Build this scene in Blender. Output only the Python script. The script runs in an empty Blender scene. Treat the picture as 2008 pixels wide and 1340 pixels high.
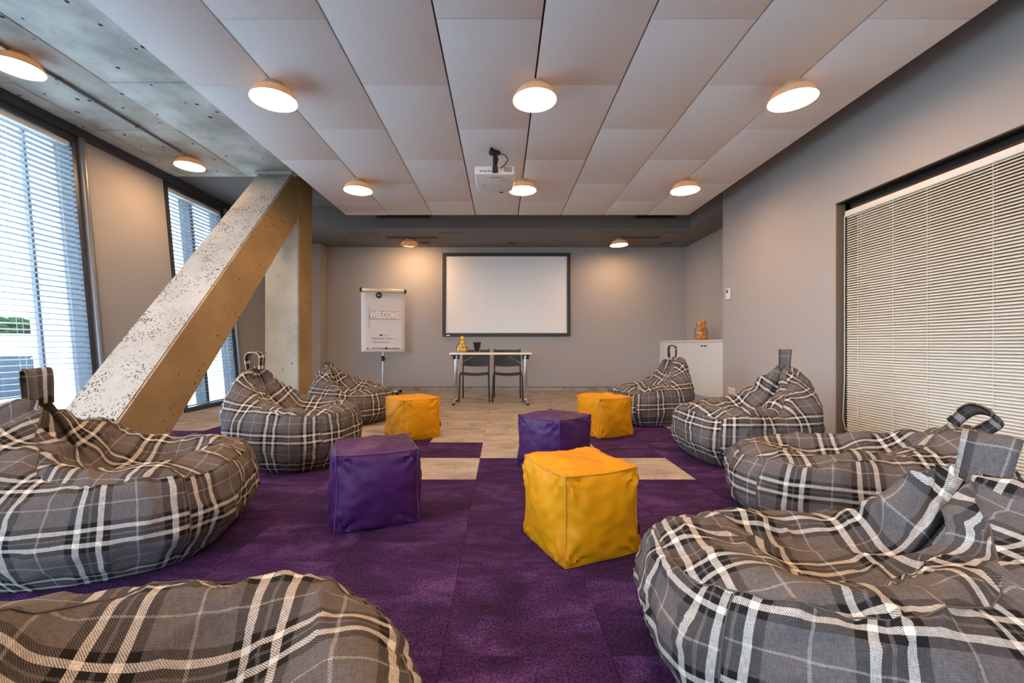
import bpy, bmesh, math, random
import numpy as np
from mathutils import Vector, Matrix, noise

random.seed(7)
PI = math.pi
C = bpy.context.scene.collection
SC = bpy.context.scene

# ------------------------------------------------------------------ camera, sky, exposure
EYE = 0.86
cam_d = bpy.data.cameras.new('camera')
cam = bpy.data.objects.new('camera', cam_d)
C.objects.link(cam)
cam.location = (0, 0, EYE)
cam.rotation_euler = (PI / 2, 0, 0)
cam_d.sensor_width = 36.0
cam_d.lens = 833.0 / 2008.0 * 36.0
cam_d.shift_x = 20.0 / 2008.0
cam_d.shift_y = 6.0 / 2008.0
cam_d.clip_start = 0.02
cam_d.clip_end = 1000
SC.camera = cam

SKY_STRENGTH = 8.5
LAMP_STRENGTH = 38.0
LAMP_COLOR = (1.0, 0.60, 0.29)

world = bpy.data.worlds.new('overcast_sky')
SC.world = world
world.use_nodes = True
bg = world.node_tree.nodes['Background']
bg.inputs['Color'].default_value = (0.63, 0.82, 1.0, 1)
bg.inputs['Strength'].default_value = SKY_STRENGTH

vs = SC.view_settings
vs.view_transform = 'Standard'
vs.look = 'None'
vs.gamma = 1.0
vs.use_curve_mapping = False
vs.exposure = 1.15
SC.cycles.use_denoising = True
SC.cycles.max_bounces = 10
SC.cycles.diffuse_bounces = 6
SC.cycles.transparent_max_bounces = 16
SC.cycles.caustics_reflective = False
SC.cycles.caustics_refractive = False


# ------------------------------------------------------------------ mesh helpers
class MB:
    def __init__(self):
        self.bm = bmesh.new()

    def box(self, x0, x1, y0, y1, z0, z1, mx=None):
        vs_ = [Vector((x, y, z)) for x in (x0, x1) for y in (y0, y1) for z in (z0, z1)]
        if mx is not None:
            vs_ = [mx @ v for v in vs_]
        b = [self.bm.verts.new(v) for v in vs_]
        for f in ((0, 1, 3, 2), (4, 6, 7, 5), (0, 4, 5, 1), (2, 3, 7, 6), (0, 2, 6, 4), (1, 5, 7, 3)):
            self.bm.faces.new([b[i] for i in f])
        return self

    def tube(self, pts, r, n=10, closed=False, cap=True):
        pts = [Vector(p) for p in pts]
        m = len(pts)
        rs = r if isinstance(r, (list, tuple)) else [r] * m
        rings = []
        up = None
        for i, p in enumerate(pts):
            a = pts[i - 1] if (i > 0 or closed) else p
            b = pts[(i + 1) % m] if (i < m - 1 or closed) else p
            d = (b - a)
            if d.length < 1e-9:
                d = Vector((0, 0, 1))
            d.normalize()
            if up is None:
                up = Vector((0, 0, 1)) if abs(d.z) < 0.9 else Vector((1, 0, 0))
            s = d.cross(up)
            if s.length < 1e-6:
                s = d.cross(Vector((0, 1, 0)))
            s.normalize()
            up = s.cross(d).normalized()
            rings.append([self.bm.verts.new(p + (s * math.cos(2 * PI * k / n) + up * math.sin(2 * PI * k / n)) * rs[i]) for k in range(n)])
        last = m if closed else m - 1
        for i in range(last):
            A, B = rings[i], rings[(i + 1) % m]
            for k in range(n):
                self.bm.faces.new((A[k], A[(k + 1) % n], B[(k + 1) % n], B[k]))
        if cap and not closed:
            self.bm.faces.new(rings[0][::-1])
            self.bm.faces.new(rings[-1])
        return self

    def cyl(self, p0, p1, r0, r1=None, n=16):
        return self.tube([p0, p1], [r0, r0 if r1 is None else r1], n)

    def lathe(self, prof, n=32, o=(0, 0, 0), mx=None):
        rings = []
        for (r, z) in prof:
            ring = []
            if r < 1e-6:
                v = Vector((o[0], o[1], o[2] + z))
                ring = [self.bm.verts.new(mx @ v if mx is not None else v)]
            else:
                for k in range(n):
                    v = Vector((o[0] + r * math.cos(2 * PI * k / n), o[1] + r * math.sin(2 * PI * k / n), o[2] + z))
                    ring.append(self.bm.verts.new(mx @ v if mx is not None else v))
            rings.append(ring)
        for A, B in zip(rings, rings[1:]):
            for k in range(n):
                k2 = (k + 1) % n
                if len(A) == 1 and len(B) == 1:
                    continue
                if len(A) == 1:
                    self.bm.faces.new((A[0], B[k2], B[k]))
                elif len(B) == 1:
                    self.bm.faces.new((A[k], A[k2], B[0]))
                else:
                    self.bm.faces.new((A[k], A[k2], B[k2], B[k]))
        return self

    def prism(self, poly, axis, a, b):
        """extrude a 2-D polygon along an axis ('x': poly is (y,z); 'y': (x,z); 'z': (x,y))"""
        def P(p, t):
            if axis == 'x':
                return (t, p[0], p[1])
            if axis == 'y':
                return (p[0], t, p[1])
            return (p[0], p[1], t)
        A = [self.bm.verts.new(P(p, a)) for p in poly]
        B = [self.bm.verts.new(P(p, b)) for p in poly]
        self.bm.faces.new(A)
        self.bm.faces.new(B[::-1])
        n = len(poly)
        for i in range(n):
            self.bm.faces.new((A[i], B[i], B[(i + 1) % n], A[(i + 1) % n]))
        return self

    def bevel(self, w, seg=2):
        bmesh.ops.recalc_face_normals(self.bm, faces=self.bm.faces)
        bmesh.ops.bevel(self.bm, geom=list(self.bm.edges), offset=w, segments=seg, affect='EDGES', profile=0.5, clamp_overlap=True)
        return self

    def mesh(self, name, mat, smooth=False):
        bmesh.ops.recalc_face_normals(self.bm, faces=self.bm.faces)
        me = bpy.data.meshes.new(name)
        self.bm.to_mesh(me)
        self.bm.free()
        if mat:
            me.materials.append(mat)
        if smooth:
            for p in me.polygons:
                p.use_smooth = True
            try:
                me.set_sharp_from_angle(angle=math.radians(40))
            except Exception:
                pass
        return me

    def build(self, name, mat, parent=None, smooth=False):
        return link(name, self.mesh(name, mat, smooth), parent)


def link(name, me, parent=None):
    o = bpy.data.objects.new(name, me)
    C.objects.link(o)
    if parent is not None:
        o.parent = parent
    return o


def tag(o, label=None, cat=None, group=None, kind=None):
    if label:
        o['label'] = label
    if cat:
        o['category'] = cat
    if group:
        o['group'] = group
    if kind:
        o['kind'] = kind
    return o


def thing(name, label, cat, loc=(0, 0, 0), rz=0.0, group=None):
    o = bpy.data.objects.new(name, None)
    o.empty_display_size = 0.05
    C.objects.link(o)
    o.location = loc
    o.rotation_euler = (0, 0, rz)
    return tag(o, label, cat, group)


def struct(o):
    o['kind'] = 'structure'
    return o


def box(x0, x1, y0, y1, z0, z1, name, mat, parent=None, bev=0.0, mx=None):
    m = MB().box(x0, x1, y0, y1, z0, z1, mx)
    if bev:
        m.bevel(bev)
    return m.build(name, mat, parent, smooth=bool(bev))


def copy_tree(o, parent=None):
    c = o.copy()
    C.objects.link(c)
    if parent is not None:
        c.parent = parent
    for ch in [k for k in bpy.data.objects if k.parent == o]:
        copy_tree(ch, c)
    return c


def text(body, size, name, mat, parent, loc, rot, align='CENTER', scale=(1, 1, 1), bold=0.0, mirror=False):
    cu = bpy.data.curves.new(name, 'FONT')
    cu.body = body
    cu.size = size
    cu.align_x = align
    cu.align_y = 'CENTER'
    cu.offset = bold
    cu.extrude = 0.0002
    o = bpy.data.objects.new('temporary_text', cu)
    C.objects.link(o)
    bpy.context.view_layer.update()
    dg = bpy.context.evaluated_depsgraph_get()
    me = bpy.data.meshes.new_from_object(o.evaluated_get(dg))
    bpy.data.objects.remove(o)
    me.name = name
    me.materials.clear()
    me.materials.append(mat)
    r = link(name, me, parent)
    r.location = loc
    r.rotation_euler = rot
    r.scale = scale
    return r


# ------------------------------------------------------------------ materials
def new_mat(name):
    m = bpy.data.materials.new(name)
    m.use_nodes = True
    nt = m.node_tree
    return m, nt, nt.nodes['Principled BSDF']


def pbr(name, col, rough=0.5, metal=0.0, var=None, bump=None, spec=0.5, col2=None, detail=4.0, stretch=None):
    """var = (noise scale, contrast 0..1) mixes col towards col2; bump = (noise scale, strength)"""
    m, nt, b = new_mat(name)
    N, L = nt.nodes, nt.links
    b.inputs['Base Color'].default_value = (*col, 1)
    b.inputs['Roughness'].default_value = rough
    b.inputs['Metallic'].default_value = metal
    b.inputs['Specular IOR Level'].default_value = spec
    tc = N.new('ShaderNodeTexCoord')
    src = tc.outputs['Object']
    if stretch:
        mp = N.new('ShaderNodeMapping')
        mp.inputs['Scale'].default_value = stretch
        L.new(src, mp.inputs['Vector'])
        src = mp.outputs['Vector']
    if var:
        nz = N.new('ShaderNodeTexNoise')
        nz.inputs['Scale'].default_value = var[0]
        nz.inputs['Detail'].default_value = detail
        L.new(src, nz.inputs['Vector'])
        rp = N.new('ShaderNodeValToRGB')
        k = var[1]
        c2 = col2 or tuple(c * 0.6 for c in col)
        rp.color_ramp.elements[0].color = (*c2, 1)
        rp.color_ramp.elements[1].color = (*col, 1)
        rp.color_ramp.elements[0].position = 0.5 - k / 2
        rp.color_ramp.elements[1].position = 0.5 + k / 2
        L.new(nz.outputs['Fac'], rp.inputs['Fac'])
        L.new(rp.outputs['Color'], b.inputs['Base Color'])
    if bump:
        nb = N.new('ShaderNodeTexNoise')
        nb.inputs['Scale'].default_value = bump[0]
        nb.inputs['Detail'].default_value = 3
        L.new(src, nb.inputs['Vector'])
        bp = N.new('ShaderNodeBump')
        bp.inputs['Strength'].default_value = bump[1]
        bp.inputs['Distance'].default_value = 0.01
        L.new(nb.outputs['Fac'], bp.inputs['Height'])
        L.new(bp.outputs['Normal'], b.inputs['Normal'])
    return m


def carpet(name, cols, speck):
    m, nt, b = new_mat(name)
    N, L = nt.nodes, nt.links
    b.inputs['Roughness'].default_value = 0.95
    b.inputs['Specular IOR Level'].default_value = 0.1
    geo = N.new('ShaderNodeNewGeometry')
    oi = N.new('ShaderNodeObjectInfo')
    off = N.new('ShaderNodeVectorMath')
    off.operation = 'MULTIPLY_ADD'
    cmb = N.new('ShaderNodeCombineXYZ')
    mul = N.new('ShaderNodeMath')
    mul.operation = 'MULTIPLY'
    mul.inputs[1].default_value = 3.7
    L.new(oi.outputs['Random'], mul.inputs[0])
    L.new(mul.outputs[0], cmb.inputs['X'])
    L.new(mul.outputs[0], cmb.inputs['Y'])
    L.new(geo.outputs['Position'], off.inputs[0])
    off.inputs[1].default_value = (1.0, 2.2, 1.0)
    L.new(cmb.outputs[0], off.inputs[2])
    n1 = N.new('ShaderNodeTexNoise')
    n1.inputs['Scale'].default_value = 2.6
    n1.inputs['Detail'].default_value = 7
    n1.inputs['Roughness'].default_value = 0.72
    n1.inputs['Distortion'].default_value = 0.6
    L.new(off.outputs[0], n1.inputs['Vector'])
    rp = N.new('ShaderNodeValToRGB')
    rp.color_ramp.elements[0].position = 0.36
    rp.color_ramp.elements[0].color = (*cols[0], 1)
    rp.color_ramp.elements[1].position = 0.64
    rp.color_ramp.elements[1].color = (*cols[2], 1)
    e = rp.color_ramp.elements.new(0.5)
    e.color = (*cols[1], 1)
    L.new(n1.outputs['Fac'], rp.inputs['Fac'])
    n2 = N.new('ShaderNodeTexNoise')
    n2.inputs['Scale'].default_value = 130
    n2.inputs['Detail'].default_value = 2
    L.new(geo.outputs['Position'], n2.inputs['Vector'])
    mr = N.new('ShaderNodeMapRange')
    mr.inputs['From Min'].default_value = 0.3
    mr.inputs['From Max'].default_value = 0.7
    mr.inputs['To Min'].default_value = 1 - speck
    mr.inputs['To Max'].default_value = 1 + speck
    L.new(n2.outputs['Fac'], mr.inputs['Value'])
    mx = N.new('ShaderNodeVectorMath')
    mx.operation = 'SCALE'
    L.new(rp.outputs['Color'], mx.inputs[0])
    L.new(mr.outputs[0], mx.inputs['Scale'])
    L.new(mx.outputs[0], b.inputs['Base Color'])
    bp = N.new('ShaderNodeBump')
    bp.inputs['Strength'].default_value = 0.6
    bp.inputs['Distance'].default_value = 0.006
    L.new(n2.outputs['Fac'], bp.inputs['Height'])
    L.new(bp.outputs['Normal'], b.inputs['Normal'])
    return m


def concrete(name, base, dark, pit_scale, pit_size, pit_col, stain=0.5, stain_col=None):
    m, nt, b = new_mat(name)
    N, L = nt.nodes, nt.links
    b.inputs['Roughness'].default_value = 0.85
    b.inputs['Specular IOR Level'].default_value = 0.2
    geo = N.new('ShaderNodeNewGeometry')
    P = geo.outputs['Position']
    n1 = N.new('ShaderNodeTexNoise')
    n1.inputs['Scale'].default_value = 2.0
    n1.inputs['Detail'].default_value = 8
    n1.inputs['Roughness'].default_value = 0.65
    L.new(P, n1.inputs['Vector'])
    rp = N.new('ShaderNodeValToRGB')
    rp.color_ramp.elements[0].position = 0.5 - stain / 2
    rp.color_ramp.elements[0].color = (*dark, 1)
    rp.color_ramp.elements[1].position = 0.5 + stain / 2
    rp.color_ramp.elements[1].color = (*base, 1)
    L.new(n1.outputs['Fac'], rp.inputs['Fac'])
    col = rp.outputs['Color']
    if stain_col:
        n3 = N.new('ShaderNodeTexNoise')
        n3.inputs['Scale'].default_value = 1.1
        n3.inputs['Detail'].default_value = 5
        n3.inputs['Distortion'].default_value = 1.2
        L.new(P, n3.inputs['Vector'])
        r3 = N.new('ShaderNodeMapRange')
        r3.inputs['From Min'].default_value = 0.55
        r3.inputs['From Max'].default_value = 0.72
        r3.inputs['To Max'].default_value = 0.6
        L.new(n3.outputs['Fac'], r3.inputs['Value'])
        m3 = N.new('ShaderNodeMix')
        m3.data_type = 'RGBA'
        L.new(r3.outputs[0], m3.inputs['Factor'])
        L.new(col, m3.inputs['A'])
        m3.inputs['B'].default_value = (*stain_col, 1)
        col = m3.outputs['Result']
    # air-bubble pits, gathered in clusters
    wv = N.new('ShaderNodeTexNoise')
    wv.inputs['Scale'].default_value = pit_scale * 0.8
    L.new(P, wv.inputs['Vector'])
    ad = N.new('ShaderNodeVectorMath')
    ad.operation = 'MULTIPLY_ADD'
    L.new(wv.outputs['Color'], ad.inputs[0])
    ad.inputs[1].default_value = (0.03, 0.03, 0.03)
    L.new(P, ad.inputs[2])
    vo = N.new('ShaderNodeTexVoronoi')
    vo.inputs['Scale'].default_value = pit_scale
    L.new(ad.outputs[0], vo.inputs['Vector'])
    n2 = N.new('ShaderNodeTexNoise')
    n2.inputs['Scale'].default_value = 5.0
    n2.inputs['Detail'].default_value = 3
    L.new(P, n2.inputs['Vector'])
    th = N.new('ShaderNodeMapRange')
    th.inputs['From Min'].default_value = 0.20
    th.inputs['From Max'].default_value = 0.66
    th.inputs['To Min'].default_value = 0.0
    th.inputs['To Max'].default_value = pit_size
    L.new(n2.outputs['Fac'], th.inputs['Value'])
    lt = N.new('ShaderNodeMath')
    lt.operation = 'LESS_THAN'
    L.new(vo.outputs['Distance'], lt.inputs[0])
    L.new(th.outputs[0], lt.inputs[1])
    mx = N.new('ShaderNodeMix')
    mx.data_type = 'RGBA'
    L.new(lt.outputs[0], mx.inputs['Factor'])
    L.new(col, mx.inputs['A'])
    mx.inputs['B'].default_value = (*pit_col, 1)
    L.new(mx.outputs['Result'], b.inputs['Base Color'])
    sb = N.new('ShaderNodeMath')
    sb.operation = 'SUBTRACT'
    L.new(n1.outputs['Fac'], sb.inputs[0])
    L.new(lt.outputs[0], sb.inputs[1])
    bp = N.new('ShaderNodeBump')
    bp.inputs['Strength'].default_value = 0.5
    bp.inputs['Distance'].default_value = 0.003
    L.new(sb.outputs[0], bp.inputs['Height'])
    L.new(bp.outputs['Normal'], b.inputs['Normal'])
    return m


def plaid(name):
    m, nt, b = new_mat(name)
    N, L = nt.nodes, nt.links
    b.inputs['Roughness'].default_value = 0.9
    b.inputs['Specular IOR Level'].default_value = 0.15
    uv = N.new('ShaderNodeUVMap')
    uv.uv_map = 'UVMap'
    wob = N.new('ShaderNodeTexNoise')
    wob.inputs['Scale'].default_value = 5.0
    L.new(uv.outputs[0], wob.inputs['Vector'])
    wv = N.new('ShaderNodeVectorMath')
    wv.operation = 'MULTIPLY_ADD'
    L.new(wob.outputs['Color'], wv.inputs[0])
    wv.inputs[1].default_value = (0.02, 0.02, 0)
    L.new(uv.outputs[0], wv.inputs[2])
    sp = N.new('ShaderNodeSeparateXYZ')
    L.new(wv.outputs[0], sp.inputs[0])
    G, W, K, T = (0.112, 0.098, 0.097), (0.60, 0.56, 0.52), (0.012, 0.011, 0.011), (0.32, 0.29, 0.27)
    sett = [(0.0, T), (0.022, G), (0.275, K), (0.355, W), (0.42, K), (0.485, G), (0.515, K), (0.58, W), (0.645, K), (0.725, G)]

    def stripes(out, period):
        d = N.new('ShaderNodeMath')
        d.operation = 'DIVIDE'
        L.new(out, d.inputs[0])
        d.inputs[1].default_value = period
        f = N.new('ShaderNodeMath')
        f.operation = 'FRACT'
        L.new(d.outputs[0], f.inputs[0])
        r = N.new('ShaderNodeValToRGB')
        r.color_ramp.interpolation = 'CONSTANT'
        r.color_ramp.elements[0].position = sett[0][0]
        r.color_ramp.elements[0].color = (*sett[0][1], 1)
        r.color_ramp.elements[1].position = sett[1][0]
        r.color_ramp.elements[1].color = (*sett[1][1], 1)
        for pz, c in sett[2:]:
            e = r.color_ramp.elements.new(pz)
            e.color = (*c, 1)
        L.new(f.outputs[0], r.inputs['Fac'])
        return r.outputs['Color']
    cu = stripes(sp.outputs['X'], 0.26)
    cv = stripes(sp.outputs['Y'], 0.20)
    # twill: which yarn lies on top
    ad = N.new('ShaderNodeMath')
    ad.operation = 'ADD'
    L.new(sp.outputs['X'], ad.inputs[0])
    L.new(sp.outputs['Y'], ad.inputs[1])
    ml = N.new('ShaderNodeMath')
    ml.operation = 'MULTIPLY'
    ml.inputs[1].default_value = 2 * PI / 0.0048
    L.new(ad.outputs[0], ml.inputs[0])
    sn = N.new('ShaderNodeMath')
    sn.operation = 'SINE'
    L.new(ml.outputs[0], sn.inputs[0])
    mr = N.new('ShaderNodeMapRange')
    mr.inputs['From Min'].default_value = -0.7
    mr.inputs['From Max'].default_value = 0.7
    mr.inputs['To Min'].default_value = 0.22
    mr.inputs['To Max'].default_value = 0.78
    L.new(sn.outputs[0], mr.inputs['Value'])
    mx = N.new('ShaderNodeMix')
    mx.data_type = 'RGBA'
    L.new(mr.outputs[0], mx.inputs['Factor'])
    L.new(cu, mx.inputs['A'])
    L.new(cv, mx.inputs['B'])
    # uneven yarn
    scales = []
    for st in ((60, 600, 1), (600, 60, 1)):
        mp = N.new('ShaderNodeMapping')
        mp.inputs['Scale'].default_value = st
        L.new(uv.outputs[0], mp.inputs['Vector'])
        nz = N.new('ShaderNodeTexNoise')
        nz.inputs['Scale'].default_value = 1.0
        nz.inputs['Detail'].default_value = 2
        L.new(mp.outputs[0], nz.inputs['Vector'])
        scales.append(nz.outputs['Fac'])
    av = N.new('ShaderNodeMath')
    av.operation = 'ADD'
    L.new(scales[0], av.inputs[0])
    L.new(scales[1], av.inputs[1])
    m2 = N.new('ShaderNodeMapRange')
    m2.inputs['From Min'].default_value = 0.7
    m2.inputs['From Max'].default_value = 1.3
    m2.inputs['To Min'].default_value = 0.65
    m2.inputs['To Max'].default_value = 1.35
    L.new(av.outputs[0], m2.inputs['Value'])
    sc = N.new('ShaderNodeVectorMath')
    sc.operation = 'SCALE'
    L.new(mx.outputs['Result'], sc.inputs[0])
    L.new(m2.outputs[0], sc.inputs['Scale'])
    L.new(sc.outputs[0], b.inputs['Base Color'])
    bp = N.new('ShaderNodeBump')
    bp.inputs['Strength'].default_value = 0.35
    bp.inputs['Distance'].default_value = 0.003
    L.new(av.outputs[0], bp.inputs['Height'])
    L.new(bp.outputs['Normal'], b.inputs['Normal'])
    return m


def glass_mat(name, tint=(0.95, 0.98, 1.0), refl=0.06):
    m = bpy.data.materials.new(name)
    m.use_nodes = True
    nt = m.node_tree
    N, L = nt.nodes, nt.links
    N.remove(N['Principled BSDF'])
    out = N['Material Output']
    t = N.new('ShaderNodeBsdfTransparent')
    t.inputs['Color'].default_value = (*tint, 1)
    g = N.new('ShaderNodeBsdfGlossy')
    g.inputs['Roughness'].default_value = 0.02
    lw = N.new('ShaderNodeLayerWeight')
    lw.inputs['Blend'].default_value = 0.25
    ml = N.new('ShaderNodeMath')
    ml.operation = 'MULTIPLY_ADD'
    ml.inputs[1].default_value = 0.5
    ml.inputs[2].default_value = refl
    ml.use_clamp = True
    L.new(lw.outputs['Fresnel'], ml.inputs[0])
    mx = N.new('ShaderNodeMixShader')
    L.new(ml.outputs[0], mx.inputs['Fac'])
    L.new(t.outputs[0], mx.inputs[1])
    L.new(g.outputs[0], mx.inputs[2])
    L.new(mx.outputs[0], out.inputs['Surface'])
    return m


def emit_mat(name, col, strength):
    m, nt, b = new_mat(name)
    b.inputs['Base Color'].default_value = (0.8, 0.75, 0.7, 1)
    b.inputs['Emission Color'].default_value = (*col, 1)
    b.inputs['Emission Strength'].default_value = strength
    return m


M = {}
M['wall'] = pbr('warm_grey_wall_paint', (0.385, 0.355, 0.340), 0.75, bump=(220, 0.04), spec=0.25)
M['soffit'] = pbr('dark_grey_soffit_paint', (0.20, 0.185, 0.178), 0.8, bump=(220, 0.03), spec=0.2)
M['panel'] = pbr('off_white_ceiling_board', (0.80, 0.775, 0.78), 0.85, var=(60, 0.9), col2=(0.75, 0.725, 0.73), spec=0.2)
M['gap'] = pbr('black_panel_backing', (0.015, 0.015, 0.016), 0.9)
M['concrete_slab'] = concrete('slab_concrete', (0.74, 0.77, 0.74), (0.40, 0.43, 0.41), 9.0, 0.17, (0.04, 0.045, 0.04), 0.30, (0.46, 0.40, 0.26))
M['concrete_rough'] = concrete('pitted_concrete', (0.58, 0.56, 0.53), (0.36, 0.34, 0.31), 46.0, 0.40, (0.12, 0.10, 0.08), 0.5)
M['concrete_pale'] = concrete('pale_smooth_concrete', (0.60, 0.61, 0.57), (0.42, 0.44, 0.41), 14.0, 0.14, (0.12, 0.11, 0.09), 0.35)
M['concrete_warm_lit'] = concrete('smooth_warm_lit_concrete', (0.40, 0.285, 0.15), (0.22, 0.15, 0.075), 13.0, 0.15, (0.06, 0.045, 0.03), 0.55)  # smooth formed sides; warm lamp light is put into the tan colour
M['purple_carpet'] = carpet('purple_carpet', [(0.026, 0.010, 0.042), (0.042, 0.016, 0.074), (0.085, 0.038, 0.150)], 0.65)
M['beige_carpet'] = carpet('beige_carpet', [(0.22, 0.187, 0.167), (0.345, 0.305, 0.275), (0.42, 0.38, 0.345)], 0.42)
M['plaid'] = plaid('grey_tartan_cloth')
M['seam'] = pbr('dark_seam_thread', (0.085, 0.075, 0.07), 0.9)
M['yellow'] = pbr('yellow_leatherette', (0.57, 0.245, 0.002), 0.5, bump=(40, 0.10), spec=0.18, var=(5, 1.0), col2=(0.51, 0.21, 0.002))
M['purple'] = pbr('purple_leatherette', (0.055, 0.013, 0.095), 0.45, bump=(40, 0.10), spec=0.25, var=(5, 1.0), col2=(0.040, 0.009, 0.070))
M['yellow_seam'] = pbr('yellow_seam_piping', (0.52, 0.21, 0.006), 0.5)
M['purple_seam'] = pbr('purple_seam_piping', (0.060, 0.017, 0.105), 0.5)
M['black'] = pbr('black_plastic', (0.014, 0.014, 0.016), 0.5, spec=0.3)
M['charcoal'] = pbr('charcoal_plastic', (0.026, 0.026, 0.033), 0.5, spec=0.35)
M['frame'] = pbr('dark_window_aluminium', (0.055, 0.06, 0.075), 0.45, metal=0.3)
M['frame_brown'] = pbr('bronze_jamb_paint', (0.16, 0.125, 0.085), 0.6)
M['trim_grey'] = pbr('grey_tube_paint', (0.22, 0.22, 0.24), 0.35, metal=0.4)
M['slat_blue'] = pbr('pale_blind_aluminium', (0.30, 0.335, 0.36), 0.4, spec=0.4)
M['slat_cream'] = pbr('cream_blind_slats', (0.64, 0.615, 0.55), 0.45)
M['cord'] = pbr('white_blind_cord', (0.75, 0.73, 0.68), 0.8)
M['headrail'] = pbr('white_enamel', (0.72, 0.70, 0.68), 0.4)
M['glass'] = glass_mat('window_glass')
M['jar_glass'] = glass_mat('jar_glass', (0.99, 0.995, 0.99), 0.012)
M['chrome'] = pbr('polished_chrome', (0.75, 0.75, 0.76), 0.15, metal=1.0)
M['steel'] = pbr('satin_steel', (0.55, 0.56, 0.58), 0.32, metal=0.9)
M['white'] = pbr('white_laminate', (0.70, 0.69, 0.68), 0.4)
M['cabinet'] = pbr('white_cabinet_lacquer', (0.66, 0.65, 0.635), 0.45)
M['plinth'] = pbr('pale_blue_plinth', (0.42, 0.45, 0.52), 0.5)
M['edge'] = pbr('cabinet_edge_shadow_gap', (0.03, 0.03, 0.03), 0.8)
M['screen'] = pbr('matt_white_screen', (0.86, 0.85, 0.84), 0.9, spec=0.05)
M['screen_frame'] = pbr('black_velvet_frame', (0.035, 0.030, 0.027), 0.55)
M['paper'] = pbr('white_paper', (0.78, 0.73, 0.71), 0.85, spec=0.1)
M['ink'] = pbr('black_ink', (0.02, 0.018, 0.018), 0.8)
M['ink_grey'] = pbr('grey_ink', (0.34, 0.31, 0.31), 0.8)
M['ink_pale'] = pbr('pale_grey_ink', (0.60, 0.56, 0.55), 0.8)
M['ink_white'] = pbr('white_ink', (0.90, 0.87, 0.85), 0.8)
M['ink_blue'] = pbr('blue_marker_ink', (0.28, 0.28, 0.48), 0.8)
M['lamp_body'] = pbr('beige_lamp_enamel', (0.50, 0.40, 0.29), 0.5)
def shade_mat():
    m, nt, b = new_mat('translucent_lamp_shade')
    N, L = nt.nodes, nt.links
    b.inputs['Base Color'].default_value = (0.50, 0.40, 0.29, 1)
    b.inputs['Roughness'].default_value = 0.5
    t = N.new('ShaderNodeBsdfTranslucent')
    t.inputs['Color'].default_value = (1.0, 0.62, 0.22, 1)
    mx = N.new('ShaderNodeMixShader')
    mx.inputs['Fac'].default_value = 0.003
    L.new(b.outputs[0], mx.inputs[1])
    L.new(t.outputs[0], mx.inputs[2])
    L.new(mx.outputs[0], N['Material Output'].inputs['Surface'])
    return m


M['lamp_shade'] = shade_mat()
M['lamp_glow'] = emit_mat('lit_opal_diffuser', LAMP_COLOR, LAMP_STRENGTH)
M['lemon'] = pbr('lemon_peel', (0.85, 0.50, 0.015), 0.4, bump=(260, 0.15))
M['orange'] = pbr('orange_peel', (0.83, 0.26, 0.008), 0.4, bump=(260, 0.15))
M['stalk'] = pbr('green_stalk', (0.12, 0.14, 0.03), 0.7)
M['projector'] = pbr('white_projector_plastic', (0.70, 0.69, 0.68), 0.4)
M['vent'] = pbr('grey_vent_metal', (0.10, 0.095, 0.095), 0.6)
M['dark_hole'] = pbr('dark_slot', (0.008, 0.008, 0.008), 0.9)
M['white_plastic'] = pbr('white_plastic', (0.74, 0.73, 0.71), 0.35)
M['lcd'] = pbr('grey_lcd', (0.10, 0.115, 0.10), 0.25)
M['asphalt'] = pbr('pale_wet_asphalt', (0.020, 0.0235, 0.030), 0.9, var=(0.3, 0.8), col2=(0.016, 0.019, 0.025), spec=0.0)
M['kerb'] = pbr('pale_kerb_concrete', (0.5, 0.5, 0.48), 0.8, spec=0.0)
M['warehouse'] = pbr('white_cladding', (0.75, 0.76, 0.78), 0.6)
M['leaf'] = pbr('tree_leaves', (0.022, 0.040, 0.012), 0.8, var=(0.9, 0.7), col2=(0.007, 0.017, 0.006), spec=0.0)
M['twig'] = pbr('bare_pink_twigs', (0.085, 0.062, 0.058), 0.8, var=(1.5, 0.7), col2=(0.05, 0.036, 0.034), spec=0.0)
M['bark'] = pbr('tree_bark', (0.10, 0.075, 0.055), 0.9)
M['lamp_post'] = pbr('white_post_paint', (0.75, 0.76, 0.78), 0.5)

# ------------------------------------------------------------------ room constants
SLAB, RAFT, SOFFIT = 3.03, 2.66, 2.683
YB, YR = 7.95, -4.6
RW, RWE, NX = 2.94, 5.65, 3.445
YBULK = 6.66
CORR = 4.4

# floor
fl = struct(box(-4.35, CORR, YR, YB + 0.05, -0.25, -0.012, 'floor', M['gap']))
TX, TY, GX, GY = 0.468, 0.5115, -0.165, 3.731
tile_me = {}
for key in ('purple_carpet', 'beige_carpet'):
    tile_me[key] = MB().box(0.0006, TX - 0.0006, 0.0006, TY - 0.0006, -0.012, 0.0).bevel(0.0008, 1).mesh('carpet_tile', M[key])


def tile_kind(ci, rj):
    """ci: column index (0 = first right of GX), rj: row index (0 = just beyond GY)"""
    if rj >= 2:
        return 'beige_carpet'
    if rj == 1:
        if ci >= 4 or -3 <= ci <= 1:
            return 'beige_carpet'
        if ci <= -7:
            return 'beige_carpet'
        return 'purple_carpet'
    if rj == 0:
        return 'beige_carpet' if ci in (-3, -1, 0, 1) else 'purple_carpet'
    if rj == -1:
        return 'beige_carpet' if ci in (0, 1) else 'purple_carpet'
    if rj == -2:
        return 'beige_carpet' if ci in (-1, 2) else 'purple_carpet'
    return 'purple_carpet'


def tile_cut(me_key, x0, x1, y0, y1):
    return MB().box(x0, x1, y0, y1, -0.012, 0.0).bevel(0.0008, 1).mesh('carpet_tile', M[me_key])


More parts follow.
